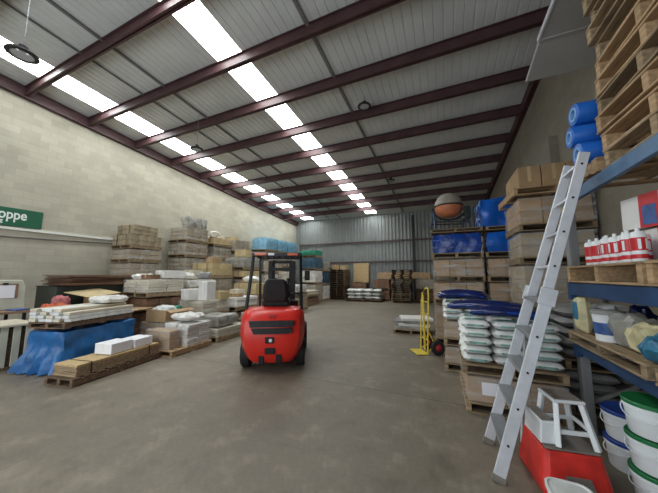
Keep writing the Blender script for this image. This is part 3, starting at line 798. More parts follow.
# body, hood, floor, dashboard
fbox('chassis','steel_dark',-.40,.40,.62,1.75,.22,.62)
MB().prism([(.5,.62),(1.18,.62),(1.18,.98),(.5,1.03)],-.38,.38,'x').done('engine_hood','lift_red',FK,.02)
fbox('floor_plate','steel_dark',-.44,.44,1.18,1.72,.50,.55)
fbox('side_panel','lift_red',-.50,-.38,.75,1.72,.42,.66); fbox('side_panel','lift_red',.38,.50,.75,1.72,.42,.66)
MB().prism([(1.58,.55),(1.75,.55),(1.72,1.08),(1.56,1.05)],-.40,.40,'x').done('dashboard','black_gloss',FK,.015)
sw = MB().torus((-.06,1.40,1.22),(0,-.5,1),.15,.013,24,8).done('steering_wheel','black_gloss',FK,0,True)
MB().tube((-.06,1.58,.98),(-.06,1.41,1.21),.02,8).done('steering_column','black_gloss',sw)
# seat
st = MB().box(-.25,.25,.60,1.08,1.02,1.15).done('seat','black',FK,.04,seg=3)
m = MB(); rings = []
for z, w, y in ((1.12,.23,.58),(1.25,.245,.55),(1.40,.235,.52),(1.50,.20,.50),(1.54,.15,.49)):
    rings.append([m.bm.verts.new((x,yy,z)) for x,yy in ((-w,y+.02),(-w*.8,y-.04),(w*.8,y-.04),(w,y+.02),(w*.9,y+.10),(0,y+.075),(-w*.9,y+.10))])
m.skin(rings).done('backrest','black',st,.015,True)
fbox('armrest','black',.27,.33,.66,.95,1.22,1.27,bevel=.015)
# overhead guard
for s in (-1, 1):
    m = MB(); m.bar((s*.49,.34,1.0),(s*.465,.62,1.70),.05,.06); m.bar((s*.465,.62,1.70),(s*.455,.70,2.0),.05,.06); m.done('rear_pillar','black_gloss',FK,.006)
    m = MB(); m.bar((s*.46,1.72,.62),(s*.455,1.52,2.0),.05,.06); m.done('front_pillar','black_gloss',FK,.006)
g = MB(); g.box(-.48,.48,.62,.68,1.98,2.05); g.box(-.48,.48,1.50,1.56,1.98,2.05); g.box(-.48,-.43,.68,1.50,1.98,2.05); g.box(.43,.48,.68,1.50,1.98,2.05)
g = g.done('guard_frame','black_gloss',FK,.008)
m = MB()
for i in range(6): m.box(-.33+i*.13,-.29+i*.13,.68,1.50,2.0,2.03)
m.done('guard_bars','black_gloss',g,.004)
for x0, x1, mt in ((-.42,-.2,'orange_light'),(-.17,-.05,'plastic_white'),(.2,.40,'orange_light')):
    MB().box(x0,x1,.608,.62,1.995,2.04).done('rear_light',mt,FK,.006)
MB().tube((-.27,.66,1.72),(-.27,.66,1.98),.012,8).done('rear_grab_bar','black_gloss',FK) 
m = MB(); m.bar((.50,1.55,1.55),(.58,1.55,1.60),.02,.02); m.box(.54,.66,1.54,1.57,1.50,1.72); m.done('mirror','black_gloss',FK,.006)
# mast: outer and inner channels, cross members, cylinders, chains, carriage, backrest, forks
for s in (-1, 1):
    m = MB(); m.box(s*.27-.05,s*.27+.05,1.86,2.00,.12,1.96); m.done('mast_rail','steel_dark',FK,.006)
    m = MB(); m.box(s*.20-.03,s*.20+.03,1.90,1.99,.12,1.98); m.done('inner_mast_rail','steel_dark',FK,.006)
    MB().tube((s*.14,1.88,.15),(s*.14,1.88,1.55),.03,12).done('lift_cylinder','black_gloss',FK,0,True)
m = MB(); m.box(-.32,.32,1.88,1.98,.35,.45); m.box(-.32,.32,1.86,1.90,1.72,1.80); m.box(-.24,.24,1.92,1.98,1.90,1.97); m.done('mast_cross_member','steel_dark',FK,.006)
m = MB(); m.box(-.46,.46,2.0,2.04,.14,.24); m.box(-.46,.46,2.0,2.04,.46,.54); m.box(-.3,-.24,2.0,2.03,.24,.46); m.box(.24,.3,2.0,2.03,.24,.46); m.done('fork_carriage','steel_dark',FK,.004)
m = MB(); m.box(-.46,-.42,2.04,2.07,.5,1.2); m.box(.42,.46,2.04,2.07,.5,1.2); m.box(-.42,.42,2.04,2.07,1.16,1.2)
for x in (-.2,0,.2): m.box(x-.012,x+.012,2.04,2.06,.54,1.16)
m.done('load_backrest','steel_dark',FK,.003)
for s in (-1, 1):
    m = MB(); m.box(s*.28-.05,s*.28+.05,2.045,2.085,.05,.52); m.hexa([(s*.28-.05,2.085,.04),(s*.28+.05,2.085,.04),(s*.28+.05,3.05,.04),(s*.28-.05,3.05,.04),(s*.28-.05,2.085,.08),(s*.28+.05,2.085,.08),(s*.28+.05,3.05,.05),(s*.28-.05,3.05,.05)]); m.done('fork','steel_dark',FK,.003)
def wheel(x, y, r, w, par, s, n='wheel'):
    o = MB().lathe([(r*.6,-w/2),(r*.88,-w/2),(r,-w/2+.03),(r,w/2-.03),(r*.88,w/2),(r*.6,w/2)],(x,y,r),(1,0,0),28,close=True).done(n,'black',par,0,True)
    MB().lathe([(r*.62,-w*.3),(r*.62,w*.3)],(x,y,r),(1,0,0),20).done('hub','cream',o,0,True)
    return o
for s in (-1, 1):
    wheel(s*.47,.48,.25,.17,FK,s); wheel(s*.50,1.55,.30,.20,FK,s)
MB().box(-.36,.36,.44,.52,.2,.3).done('rear_axle','steel_dark',FK)

# ------------------------------------------------------------ back wall goods
for i in range(14):
    pallet(-6.85+random.uniform(-.03,.03), 17.55+random.uniform(-.03,.03), i*.146, 'dark pallet in the left pile of empty pallets at the back wall', 'wood_dark', 1.1, 1.1, .14, random.uniform(-.04,.04), 'left pile of empty pallets at the back wall')
inst('bk1', single_carton(.5,.6,.34,'card'), (-7.08,17.5,14*.146+.002), .1, 'left brown carton on the left pile of empty pallets', 'carton')
inst('bk2', single_carton(.45,.5,.28,'card_tan'), (-6.5,17.5,14*.146+.002), -.2, 'right tan carton on the left pile of empty pallets', 'carton')
for i in range(14):
    pallet(-2.5+random.uniform(-.04,.04), 16.9+random.uniform(-.03,.03), i*.142, 'pallet in the right pile of empty pallets near the back wall post', 'wood_dark' if i not in (1,3,8,9) else 'wood', 1.1, 1.1, .136, random.uniform(-.05,.05), 'right pile of empty pallets near the back wall post')
column(-5.45, 17.7, [(.62,'dark','dark cartons behind the white sacks left of the back wall boards'),(1.15,'dark','dark cartons under the standing tan board')], d=.8)
o = MB().box(-.55,.55,-.02,.02,0,1.35).done('board','mdf',None,.003); o.location=(-5.45,17.95,1.16); o.rotation_euler=(R(-7),0,0); tag(o,'square tan board standing on dark cartons against the back wall','board')
o = MB().box(-1.7,1.7,-.02,.02,0,.42).done('board','wood_new',None,.003); o.location=(-2.6,18.1,1.42); o.rotation_euler=(R(-6),0,0); tag(o,'long low tan board against the back wall behind the pallet pile','board')
column(-3.9, 17.7, [(.7,'dark','dark cartons left under the long low board'),(1.4,'dark','upper dark cartons left under the long low board')], d=.8)
column(-1.2, 17.7, [(.7,'dark','dark cartons right under the long low board'),(1.4,'greywrap','pale wrapped cartons right under the long low board')], d=.8)
for i, (x, h, lb) in enumerate(((-5.4,.42,'left'),(-4.25,.55,'right'))):
    pallet(x, 16.75, 0, 'pallet under the %s heap of white sacks at the back wall' % lb, 'wood_dark')
    for k in range(6):
        o = inst(('farbag',), lambda: bag_mesh(.52,.9,.22,3).done('sack','sack',None,0,True), (x+(-.28 if k%2 else .27), 16.75+random.uniform(-.05,.05), .13+(k//2)*.225), random.uniform(-.15,.15),
            'white sack in the %s heap of sacks at the back wall' % lb, 'sack', '%s heap of white sacks at the back wall' % lb)
# low pallet with white packs on the open floor
pallet(-.98, 8.2, 0, 'low pallet under white packs on the open floor by the hand truck', 'wood', .95, .85, .12, .08)
for k in range(4):
    o = inst(('flatpack', k%2), (lambda k=k: MB().box(-.42,.42,-.36,.36,0,.07).done('flat_pack','white_card' if k%2 else 'sack_grey',None,.01)), (-.98+[.0,.05,-.04,.12][k], 8.2+.02*k, .122+k*.074), .08+[.0,.1,-.12,.2][k],
        ['lowest flat grey pack on the open floor pallet','second flat white pack on the open floor pallet','third flat grey pack on the open floor pallet','topmost flat white pack on the open floor pallet'][k], 'pack', 'flat packs on the open floor')

# ------------------------------------------------------------ yellow hand truck
HT = empty('hand_truck', (-.40,6.17,0), R(-62)); tag(HT, 'yellow hand truck with red hubbed wheels at the sack pallets', 'hand truck')
# local: x across, +y back (towards the wheels), nose points to -y
for s in (-1, 1):
    MB().path([(s*.17,-.10,.03),(s*.17,-.08,.5),(s*.17,-.05,1.0),(s*.15,-.03,1.22),(s*.08,.0,1.32),(0,.02,1.345)],.016,8).done('frame_rail','yellow',HT,0,True)
m = MB()
for z in (.28,.52,.80,1.05): m.tube((-.17,-.085+z*.03,z),(.17,-.085+z*.03,z),.012,8)
m.done('cross_bar','yellow',HT,0,True)
MB().box(-.02,.02,-.10,-.07,.05,1.2).done('centre_strap','yellow',HT,.002)
MB().box(-.21,.21,-.34,-.09,.01,.022).done('nose_plate','yellow',HT,.003)
MB().tube((-.25,.09,.15),(.25,.09,.15),.012,8).done('axle','steel_dark',HT)
m = MB()
for s in (-1,1): m.bar((s*.15,.09,.15),(s*.16,-.08,.48),.02,.02); m.bar((s*.15,.09,.15),(s*.16,-.09,.06),.02,.02)
m.done('axle_bracket','yellow',HT)
for s in (-1, 1):
    o = MB().lathe([(.07,-.035),(.13,-.035),(.15,-.015),(.15,.015),(.13,.035),(.07,.035)],(s*.235,.09,.15),(1,0,0),24,close=True).done('wheel','black',HT,0,True)
    MB().lathe([(.072,-.025),(.072,.02),(.03,.034),(.02,.036)],(s*.235,.09,.15),(s,0,0),18).done('hub','hub_red',o,0,True)

# ------------------------------------------------------------ right side, sack pallets
column(.64, 4.24, [(.44,'card','low wrapped cartons with a paper label under the white sacks')], w=1.0, d=1.06)
o = MB().box(-.085,.085,-.002,.002,0,.14).done('paper_label','paper',bpy.data.objects['wrapped_cartons' if False else LASTLOAD[0]]); o.location=(-.24,-.535,.10)
pallet(.64, 4.24, .445, 'timber pallet right under the near white sacks', 'wood', 1.02, 1.08, .11)
def printed_sack(s):
    def f():
        t = empty('sack'); bag_mesh(.325,.325,.10,s).done('sack_body','sack',t,0,True)
        for y in (-.163,.163): MB().box(-.09,.09,y-.003,y+.003,.035,.055).done('print_band','sack_print',t)
        MB().box(-.10,.10,-.06,.06,.097,.1005).done('print_band','sack_print',t)
        return t
    return f
BAGS = [printed_sack(s) for s in (1,2,5)]
LB1 = 'white paper sack in the near heap of sacks beside the ladder'
for k in range(5):
    for i in range(3):
        for j in range(3):
            v = (i*3+j+k*2) % 3
            inst(('bag',v), BAGS[v], (.64+(i-1)*.335+random.uniform(-.008,.008), 3.89+j*.35+random.uniform(-.01,.01), .557+k*.101), random.uniform(-.07,.07)+(math.pi if (i+k)%2 else 0), LB1, 'sack', 'near heap of white sacks')
column(.42, 5.62, [(.42,'card','low wrapped cartons under the far white sacks'),(.84,'card','second wrapped cartons under the far white sacks')], w=1.0, d=1.0)
for k in range(3):
    for i in range(3):
        for j in range(3):
            v = (i+j+k) % 3
            inst(('bag',v), BAGS[v], (.42+(i-1)*.335+random.uniform(-.008,.008), 5.3+j*.335+random.uniform(-.008,.008), .845+k*.101), random.uniform(-.06,.06), 'white paper sack in the far heap of sacks behind the hand truck', 'sack', 'far heap of white sacks')
def long_cushion(s, w=1.15, d=.42, h=.16, mat='wrap_navy'):
    def f():
        t = empty('wrapped_cushion')
        m = MB(); rings = []; N = 18
        for k in range(N+1):
            u = -1+2*k/N; e = (1-abs(u)**6)**.5 if abs(u) < 1 else .0
            c = Vector((u*w/2, .015*math.sin(u*5+s), h*.5+.04*(1-u*u)))
            q = .94+.08*noise.noise(Vector((u*3, s, 0)))
            rings.append(m.ring(c, (1,0,0), max(.02, d/2*(.55+.45*e)*q), 20, max(.02, h/2*(.5+.5*e)*q)))
        m.skin(rings).done('vinyl_cover', mat, t, 0, True)
        m = MB(); m.path([(-w*.46+i*w*.92/12, -d*.44, h*.5+.04*(1-(2*(-.46+i*.92/12))**2)) for i in range(13)], .012, 6).done('piping','wrap_deep',t,0,True)
        return t
    return f
inst('cush1', long_cushion(4,1.02,.34,.15), (.50,4.44,1.075), R(-38), 'upper long navy vinyl cushion lying across the white sacks', 'cushion', None, (R(3),R(-1),R(-26)))
inst('cush2', long_cushion(6,.8,.28,.13), (.66,3.90,1.063), R(-20), 'lower navy vinyl cushion on the near edge of the sacks', 'cushion', None, (0,R(1),R(-12)))
inst('cush3', long_cushion(8,.8,.4,.18), (.25,5.35,1.15), R(-15), 'crumpled navy vinyl bundle on the far sacks behind', 'cushion')
o = MB().path([(-.35,0,0),(-.15,.02,.03),(.1,.02,.035),(.38,-.01,0)],.05,10).done('pale_tube','sack_grey',None,0,True); o.location=(.75,4.66,1.10); o.rotation_euler=(0,0,R(-35)); tag(o,'pale padded tube lying behind the navy cushion','tube')
o = crumple(.5,.4,.22,'wrap_white',33)(); o.location=(.85,4.62,1.21); bpy.data.objects.remove(o)
# grey sacks behind the ladder, along the right wall
pallet(1.76, 4.65, 0, 'timber pallet under the grey sacks behind the step stool', 'wood', 1.0, 1.0, .12)
for lev, z0, nk in ((0,.122,3),(1,.62,5)):
    if lev: pallet(1.76, 4.65, .50, 'timber pallet halfway up the grey sacks behind the ladder', 'wood', 1.0, 1.0, .12)
    for k in range(nk):
        for i in range(2):
            for j in range(3):
                v = (i*2+j+k) % 3
                inst(('gbag',v), (lambda v=v: bag_mesh(.50,.335,.116,v+11).done('sack','sack_grey',None,0,True)), (1.76+(-.25 if i==0 else .25)+random.uniform(-.02,.02), 4.32+j*.335, z0+k*.119), random.uniform(-.06,.06),
                    ('grey sack in the lower heap behind the step stool','grey sack in the upper heap behind the ladder')[lev], 'sack', ('lower','upper')[lev]+' heap of grey sacks')
# tall stack R1 against the right wall
column(1.74, 6.1, [(.95,'card','wrapped brown cartons lowest in the tall stack behind the ladder'),
    (1.80,'greywrap','wrapped grey cartons second from the floor behind the ladder'),
    (2.38,'greywrap','wrapped grey cartons in the middle of the tall stack behind the ladder'),
    (3.0,'card','wrapped brown cartons below the top pallet of the stack behind the ladder')], w=1.06, d=1.08)
pallet(1.74, 6.05, 3.0, 'pallet with protruding boards under the topmost cartons behind the ladder', 'wood_new', 1.22, 1.2, .13, .04)
for i in range(3):
    for j in range(2):
        inst(('topc',), single_carton(.33,.5,.40,'card'), (1.42+i*.345, 5.80+j*.53, 3.132), random.uniform(-.03,.03), ['left','middle','right'][i]+' brown carton of the '+['near','far'][j]+' row topmost on the stack behind the ladder', 'carton', 'topmost cartons behind the ladder')
# R2: two columns further back
c2 = lambda side, s1: [(.92,'card','wrapped cartons lowest in the %s stack under the blue wraps' % side),
    (1.47,'card','wrapped cartons second up in the %s stack under the blue wraps' % side),
    (2.03,'card','wrapped cartons right under the blue wraps in the %s stack' % side),
    (2.64,s1,'%s blue plastic wrapped bundle at the height of the mixer stand' % side)]
column(.26, 7.57, c2('left','wrap_deep'), w=1.12)
column(1.42, 7.57, c2('right','wrap_blue'), w=1.08)
pallet(.26, 7.57, 2.66, 'thin pallet carrying the cement mixer', 'wood', 1.16, 1.1, .09)
pallet(1.45, 7.6, 2.66, 'thin pallet under the topmost bright blue bundle', 'wood', 1.1, 1.1, .09)
inst('bb', make_wrapped(.95,.95,.66,'wrap_blue',77,.05,.01), (1.30,7.6,2.755), .02, 'bright blue bundle topmost to the right of the cement mixer', 'bundle')
column(1.5, 8.9, [(.95,'card','wrapped cartons lowest behind the blue wrapped stacks'),(1.9,'greywrap','wrapped cartons halfway behind the blue wrapped stacks'),(2.8,'card','wrapped cartons high up behind the blue wrapped stacks'),(3.72,'wrap_blue','dim blue bundle topmost behind the bright blue one')])
column(.3, 8.9, [(.95,'card','wrapped cartons lowest behind the mixer stack'),(1.9,'greywrap','wrapped cartons topmost behind the mixer stack')])
# cement mixer
CM = empty('cement_mixer', (.14,7.5,2.775), R(15)); tag(CM, 'orange cement mixer standing on the blue wrapped stack', 'cement mixer')
m = MB(); m.lathe([(.14,0),(.26,.06),(.335,.20),(.335,.30)],(0,0,.36),(0,0,1),28).done('drum','orange',CM,0,True)
m = MB(); m.lathe([(.338,0),(.325,.10),(.26,.22),(.18,.29),(.165,.29),(.17,.27)],(0,0,.66),(0,0,1),28).done('drum_top','drum_grey',CM,0,True)
MB().torus((0,0,.64),(0,0,1),.34,.018,32,6).done('gear_ring','steel_dark',CM,0,True)
MB().path([(-.40,0,.60),(-.36,0,.42),(-.2,0,.31),(.0,0,.28),(.2,0,.31),(.36,0,.42),(.40,0,.60)],.022,8).done('yoke','steel_dark',CM,0,True)
for s in (-1, 1):
    for q in (-1, 1): MB().tube((s*.38,0,.5),(s*.42,q*.30,.0),.018,8).done('leg','rack_navy',CM,0,True)
m = MB(); m.tube((-.40,-.18,.2),(.40,-.18,.2),.014,8); m.tube((-.40,.18,.2),(.40,.18,.2),.014,8); m.done('cross_tube','steel_dark',CM)
MB().box(.36,.50,-.12,.12,.30,.62).done('motor_box','bin_green',CM,.02)
MB().torus((-.44,0,.62),(1,0,0),.13,.01,20,6).done('tilt_wheel','steel_dark',CM,0,True)

# ------------------------------------------------------------ pallet rack on the right
RK = empty('pallet_rack', (1.25,0,0)); tag(RK, 'blue beamed pallet rack along the right wall', 'rack')
for y in (.55, 3.70):
    for x in (0, .93):
        m = MB(); m.box(x,x+.012,y,y+.09,0,2.55); m.box(x+.012,x+.08,y,y+.01,0,2.55); m.box(x+.012,x+.08,y+.08,y+.09,0,2.55); m.done('upright','galv',RK,.003)
        MB().box(x-.03,x+.11,y-.03,y+.12,0,.008).done('foot_plate','galv',RK)
    m = MB(); zz = .3
    while zz < 2.0: m.bar((.06,y+.045,zz),(.95,y+.045,zz+.5),.03,.02,(0,1,0)); zz += .62
    m.done('bracing','galv',RK)
for z0, z1, mt in ((.81,.92,'rack_navy'),(1.40,1.53,'rack_navy'),(2.36,2.47,'rack_blue')):
    for x in (-.03,.96):
        b = MB().box(x,x+.045,.64,3.70,z0,z1).done('beam',mt,RK,.004)
        for y in (.6, 3.68): MB().box(x-.006,x+.05,y,y+.06,z0-.05,z1+.02).done('connector','yellow' if z0>2 else mt,b,.003)
# upper level: empty pallets
for k in range(12):
    pallet(1.76+random.uniform(-.03,.03), 2.28+random.uniform(-.04,.03), 2.475+k*.157, 'empty timber pallet in the high pile on the rack in the top right corner', 'wood' if k > 6 else ('wood_new' if k%3 else 'wood'), 1.15, 1.06, .15, math.pi/2+random.uniform(-.03,.03), 'empty pallets piled high on the rack', 6)
pallet(1.76, 1.0, 2.475, 'pallet at the near end of the upper rack level', 'wood', 1.15, 1.06, .15, math.pi/2, None, 6)
pallet(1.75, 3.16, 2.475, 'narrow pallet under the blue film rolls on the rack', 'wood_new', 1.1, .6, .12, 0, None, 5)
def make_roll():
    t = empty('film_roll')
    MB().lathe([(.055,0),(.096,.0),(.10,.01),(.10,.49),(.096,.5),(.055,.5)],(0,0,0),(1,0,0),28,close=True).done('film','foam_blue',t,0,True)
    MB().lathe([(.045,-.006),(.066,-.006),(.066,.506),(.045,.506)],(0,0,0),(1,0,0),20,close=True).done('core','foam_core',t,0,True)
    return t
for i, (x, y, z, lb) in enumerate(((1.15,3.03,2.70,'lowest of three blue film rolls on the rack above the ladder'),(1.13,3.10,2.90,'middle of three blue film rolls on the rack above the ladder'),(1.16,3.06,3.10,'topmost of three blue film rolls on the rack above the ladder'))):
    inst('roll', make_roll, (x,y,z), [.02,-.03,.04][i], lb, 'film roll', 'blue film rolls on the rack')
# middle level
pallet(1.77, 3.08, 1.535, 'timber pallet on the middle rack level under the red and white tubes', 'wood_new', 1.2, 1.14, .165, math.pi/2, 'pallets on the middle rack level', 6)
pallet(1.77, 1.84, 1.535, 'timber pallet at the near end of the middle rack level', 'wood_new', 1.2, 1.14, .165, math.pi/2, 'pallets on the middle rack level', 6)
def make_can():
    t = empty('sealant_tube'); t.scale = (1.12,1.12,1.03)
    MB().lathe([(.034,0),(.036,.004),(.036,.19),(.030,.205),(.012,.212),(.010,.232),(.004,.235)],n=20).done('tube_body','plastic_white',t,0,True)
    for z0, z1 in ((.02,.05),(.075,.165)): MB().lathe([(.0366,z0),(.0366,z1)],n=20).done('label_band','label_red',t,0,True)
    m = MB()
    for a in (2.6,3.6,4.6): m.box(-.007,.007,-.0385,-.0362,.085,.155,Matrix.Rotation(a-1.57,4,'Z'))
    m.done('label_print','plastic_white',t)
    return t
for i in range(8):
    for j in range(2):
        if j and i > 5: continue
        y = 3.27-i*.094
        inst('can', make_can, (1.26+j*.095+.012*((i*7)%3), y-.02*j, 1.702+(.0)), i*.7+j, 'red and white sealant tube in the %s row on the middle rack level' % ('front','back')[j], 'sealant tube', '%s row of red and white sealant tubes' % ('front','back')[j])
def redbox(w, d, h):
    def f():
        t = empty('red_white_carton')
        MB().box(-w/2,w/2,-d/2,d/2,0,h).done('carton_body','white_card',t,.004)
        MB().box(-w/2-.002,w/2+.002,-d*.12,d*.18,h*.0,h+.002).done('red_panel','label_red',t)
        MB().box(-w/2-.0035,-w/2-.0021,-d*.08,d*.13,h*.08,h*.66).done('tube_picture','label_blue',t)
        MB().box(-w/2-.0015,-w/2,-d/2+.01,-d*.14,.01,h*.97).done('side_print','cream',t)
        return t
    return f
inst('rb1', redbox(.4,.60,.26), (1.66,2.66,1.702), .0, 'lower red and white carton beside the sealant tubes', 'carton', 'red and white cartons on the rack')
inst('rb2', redbox(.4,.6,.26), (1.64,2.80,1.972), R(5), 'upper red and white carton over the sealant tubes', 'carton', 'red and white cartons on the rack', (R(2),0,R(6)))
# lower level
pallet(1.75, 3.08, .925, 'timber pallet on the lower rack level under the product bags', 'wood', 1.2, 1.18, .105, math.pi/2, 'pallets on the lower rack level', 7)
pallet(1.75, 1.80, .925, 'timber pallet at the near end of the lower rack level', 'wood', 1.2, 1.18, .105, math.pi/2, 'pallets on the lower rack level', 7)
def stand_bag(w, d, h, mat, pmat, s):
    def f():
        t = empty('product_bag'); m = bag_mesh(h, w, d, s, 14, 10)
        for v in m.bm.verts: v.co = Vector((v.co.z-d/2, v.co.y, v.co.x+h/2))
        m.done('bag_body', mat, t, 0, True)
        m = bag_mesh(h*.5, w*.62, d*.5, s+2, 8, 6)
        for v in m.bm.verts: v.co = Vector((v.co.z*.3-d/2-.006, v.co.y, v.co.x+h*.60))
        m.done('printed_panel', pmat, t, 0, True)
        return t
    return f
bags = [(1.20,3.57,.19,.12,.36,'bag_cream','bag_teal',0,'cream and teal product bag at the far end of the lower rack level'),
        (1.36,3.50,.2,.12,.30,'plastic_white','label_blue',.2,'white and blue product bag second from the far end of the lower level'),
        (1.5,2.30,.3,.2,.3,'bag_cream','label_blue',.3,'cream product bag at the near end of the lower level')]
for i, (x,y,w,d,h,a,b,r,lb) in enumerate(bags):
    inst(('pb',i), stand_bag(w,d,h,a,b,i+3), (x+d/2,y,1.032), r, lb, 'product bag')
t = empty('white_pail', (1.30,3.20,1.032)); tag(t, 'white square pail with a blue label on the lower rack level', 'pail')
MB().lathe([(.09,0),(.105,.23),(.112,.235),(.112,.25),(.10,.255)],n=24).done('pail_body','plastic_white',t,0,True)
MB().lathe([(.1135,.232),(.1135,.262),(.1,.266),(.02,.266)],n=24).done('lid','sack_grey',t,0,True)
m = MB(); m.lathe([(.0975,.06),(.1035,.16)],n=24).done('label','label_blue',t,0,True)
for i, (x, y, w, d, h, mt, lb) in enumerate(((1.33,2.93,.22,.24,.24,'film','clear plastic bag of small parts next to the white pail'),(1.64,2.92,.28,.28,.26,'sack_grey','grey plastic bag at the back of the lower rack level'),
        (1.34,2.68,.26,.28,.2,'bag_cream','pale crumpled bag in the middle of the lower rack level'),(1.40,2.12,.3,.36,.24,'wrap_white','white crumpled bag nearest the viewer on the lower rack level'),(1.7,2.5,.3,.3,.3,'wrap_slate','slate blue crumpled bag deep on the lower rack level'),(1.75,3.42,.3,.3,.32,'wrap_slate','slate blue bag behind the cream and teal product bag'))):
    if mt == 'film': mt = 'wrap_grey'
    o = crumple(w,d,h,mt,50+i)(); o.location=(x,y,1.035); tag(o, lb, 'plastic bag')

for i, (x, y, z, w, d, h, mt, lb) in enumerate(((1.27,2.47,1.035,.2,.18,.16,'bag_teal','small teal printed packet leaning at the shelf edge on the lower rack level'),
        (1.40,1.86,1.035,.3,.3,.2,'sack','white packet at the near end of the lower rack level'),(1.62,2.9,1.29,.3,.26,.14,'bag_cream','cream packet lying on top of the grey bags of the lower rack level'),
        (1.56,3.25,1.035,.2,.2,.3,'wrap_navy','navy packet standing behind the white pail'),(1.75,3.25,.13,.3,.3,.3,'sack_grey','grey sack on the floor behind the blue lidded pails'))):
    if z > 1.2: z = 1.27
    o = crumple(w,d,h,mt,70+i)(); o.location=(x,y,z if z > .2 else .002); tag(o, lb, 'sack' if 'sack' in lb else 'packet')
# ------------------------------------------------------------ pails below the rack
def make_pail(lid, lab=None):
    def f():
        t = empty('paint_pail')
        MB().lathe([(.135,0),(.140,.01),(.152,.175),(.160,.178),(.160,.19),(.153,.193),(.155,.212)],n=32).done('pail_body','plastic_white',t,0,True)
        MB().lathe([(.160,.205),(.163,.205),(.163,.226),(.158,.232),(.145,.228),(.02,.228)],n=32).done('lid',lid,t,0,True)
        MB().path([(.165*math.cos(a),.165*math.sin(a),.165-.05*math.sin((a-R(110))/R(140)*math.pi)) for a in [R(110+i*10) for i in range(15)]],.004,6).done('handle','plastic_white',t,0,True)
        m = MB(); m.lathe([(.1395,.05),(.147,.14)],n=32)
        bmesh.ops.delete(m.bm, geom=[v for v in m.bm.verts if v.co.x > -.06], context='VERTS') if lab else None
        if lab:
            for v in m.bm.verts: v.co.x *= 1.01; v.co.y *= 1.01
            m.done('label', lab, t, 0, True)
        else: m.bm.free()
        return t
    return f
for k in range(3): inst('pailg', make_pail('plastic_green','cream'), (1.33,2.80,.0+k*.235), .3*k, ['lowest','middle','top'][k]+' white pail with green lid under the rack', 'pail', 'white pails with green lids')
for k in range(2): inst('pailb', make_pail('plastic_blue','label_blue'), (1.36,3.22,k*.235), .2*k, ['lower','upper'][k]+' white pail with blue lid behind the green lidded ones', 'pail', 'white pails with blue lids')

# ------------------------------------------------------------ red box, step stool, white tub
t = empty('red_crate', (.78,2.86,0), R(8)); tag(t, 'red plastic box with a dusty grey top under the step stool', 'box')
m = MB(); rings = []
for z, w, d in ((0,.225,.25),(.03,.225,.25),(.25,.19,.205),(.29,.185,.20)):
    rings.append([m.bm.verts.new(p) for p in ((-w,-d*.85,z),(-w*.85,-d,z),(w*.85,-d,z),(w,-d*.85,z),(w,d*.85,z),(w*.85,d,z),(-w*.85,d,z),(-w,d*.85,z))])
m.skin(rings).done('box_body','plastic_red',t,.006)
MB().box(-.172,.172,-.187,.187,.291,.305).done('dusty_top','plastic_dust',t,.008)
m = MB(); m.hexa([(-.10,-.262,.06),(.10,-.262,.06),(.085,-.245,.06),(-.085,-.245,.06),(-.08,-.232,.15),(.08,-.232,.15),(.07,-.22,.15),(-.07,-.22,.15)]); m.done('recess','plastic_dust',t,.004)
ST = empty('step_stool', (.79,2.86,.307), R(10)); tag(ST, 'white plastic two step stool standing on the red box', 'step stool')
def leg(a, b, w=.036): 
    MB().bar(a, b, w, w).done('leg','plastic_white',ST,.004)
T = [(-.06,-.10,.30),(.11,-.10,.30),(-.06,.10,.30),(.11,.10,.30)]; Bt = [(-.09,-.155,.0),(.16,-.155,0),(-.09,.155,0),(.16,.155,0)]
for a, b in zip(T, Bt): leg(b, a)
MB().box(-.085,.135,-.12,.12,.30,.325).done('top_frame','plastic_white',ST,.008)
MB().box(-.07,.12,-.105,.105,.3255,.332).done('top_tread','plastic_dust',ST,.003)
m = MB(); m.bar((-.08,-.13,.10),(.145,-.13,.10),.02,.03); m.bar((-.08,.13,.10),(.145,.13,.10),.02,.03); m.bar((.145,-.13,.12),(.145,.13,.12),.02,.03); m.done('cross_rail','plastic_white',ST,.003)
MB().prism([(-.20,0),(-.09,0),(-.085,.165),(-.185,.165)],-.135,.135,'y').done('lower_step','plastic_white',ST,.008)
MB().box(-.178,-.092,-.12,.12,.166,.172).done('lower_tread','plastic_dust',ST,.003)
t = empty('white_tub', (.68,2.30,0)); tag(t, 'white lidded tub at the bottom edge beside the red box', 'tub')
m = MB(); rings = []
for z, w, d in ((0,.11,.13),(.20,.125,.15)): rings.append([m.bm.verts.new((w*math.copysign(abs(math.cos(a))**.5,math.cos(a)), d*math.copysign(abs(math.sin(a))**.5,math.sin(a)), z)) for a in [2*math.pi*i/24+.01 for i in range(24)]])
m.skin(rings).done('tub_body','plastic_white',t,0,True)
m = MB(); rings = []
for z, w, d in ((.195,.133,.158),(.215,.133,.158),(.218,.12,.145),(.21,.115,.14)): rings.append([m.bm.verts.new((w*math.copysign(abs(math.cos(a))**.5,math.cos(a)), d*math.copysign(abs(math.sin(a))**.5,math.sin(a)), z)) for a in [2*math.pi*i/24+.01 for i in range(24)]])
m.skin(rings).done('lid','sack',t,0,True)

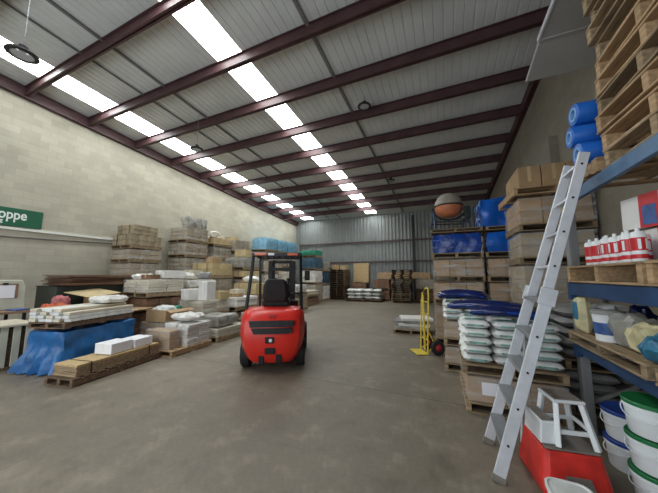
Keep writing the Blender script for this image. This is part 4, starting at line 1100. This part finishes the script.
# ------------------------------------------------------------ aluminium ladder
LD = empty('ladder', (.3,2.85,0)); tag(LD, 'tall aluminium ladder leaning against the blue pallet rack', 'ladder')
def LP(t, side, off=0):       # t = height; side -1 near, +1 far
    y = (-.25+.054*t) if side < 0 else (.28-.01*t)
    return Vector((.304*t+off, y, t))
for s in (-1, 1):
    MB().bar(LP(0.01,s), LP(1.50,s), .026, .085,(1,0,0)).done('lower_rail','alu',LD,.004)
    MB().bar(LP(1.36,s,0)+Vector((0,s*-.03,0)), LP(2.62,s,0)+Vector((0,s*-.03,0)), .024, .075,(1,0,0)).done('upper_rail','alu',LD,.004)
    MB().bar(LP(1.37,s,0)+Vector((0,s*.016,0)), LP(1.50,s,0)+Vector((0,s*.016,0)), .006, .115,(1,0,0)).done('hinge_plate','alu',LD,.003)
    MB().bar(LP(0.0,s), LP(.05,s), .034, .095,(1,0,0)).done('foot','plastic_dust',LD,.003)
    m = MB()
    for k in range(5):
        p = LP(.28+k*.28,s)+Vector((0,s*.014,0)); m.tube(p-Vector((0,.004,0)), p+Vector((0,.004,0)), .009, 10)
    for k in range(4):
        p = LP(1.68+k*.28,s,0)+Vector((0,-s*.03+s*.013,0)); m.tube(p-Vector((0,.004,0)), p+Vector((0,.004,0)), .009, 10)
    m.done('rivets','black_gloss',LD)
for k in range(5):
    t_ = .28+k*.28; a = LP(t_,-1); b = LP(t_,1)
    MB().box(a.x-.055,a.x+.055,a.y+.013,b.y-.013,t_-.014,t_+.014).done('tread','galv',LD,.003)
for k in range(4):
    t_ = 1.68+k*.28; a = LP(t_,-1,0); b = LP(t_,1,0)
    MB().box(a.x-.03,a.x+.03,a.y+.043,b.y-.043,t_-.012,t_+.012).done('tread','alu',LD,.003)
m = MB(); m.bar((.30,.42,.0),(.40,.27,1.45),.02,.02); m.done('stay','alu',LD)

# ------------------------------------------------------------ camera and light
cam = bpy.data.cameras.new('camera'); co = bpy.data.objects.new('camera', cam); COL.objects.link(co)
cam.sensor_width = 36; cam.sensor_fit = 'HORIZONTAL'; cam.lens = 265/658*36; cam.clip_start = .05; cam.clip_end = 200
th, ph = R(23.69), R(6.35)
co.location = (0, 0, 1.6); co.rotation_euler = (math.pi/2+ph, 0, th)
SC.camera = co
w = bpy.data.worlds.new('world'); SC.world = w; w.use_nodes = True
bg = w.node_tree.nodes['Background']; bg.inputs[0].default_value = (.8,.9,1,1); bg.inputs[1].default_value = 1.0
al = bpy.data.lights.new('door_daylight', 'AREA'); al.shape = 'RECTANGLE'; al.size = 8.6; al.size_y = 4.4; al.energy = 250; al.color = (.93,.97,1)
ao = bpy.data.objects.new('door_daylight', al); COL.objects.link(ao); ao.location = (-4.6, YF-.05, 2.3); ao.rotation_euler = (math.pi/2, 0, 0)
SC.view_settings.view_transform = 'Standard'; SC.view_settings.look = 'None'; SC.view_settings.exposure = -0.05; SC.view_settings.gamma = 1
SC.view_settings.use_curve_mapping = False
try:
    SC.cycles.use_denoising = True; SC.cycles.max_bounces = 8; SC.cycles.diffuse_bounces = 4; SC.cycles.transparent_max_bounces = 16
    SC.cycles.caustics_reflective = False; SC.cycles.caustics_refractive = False
except Exception: pass
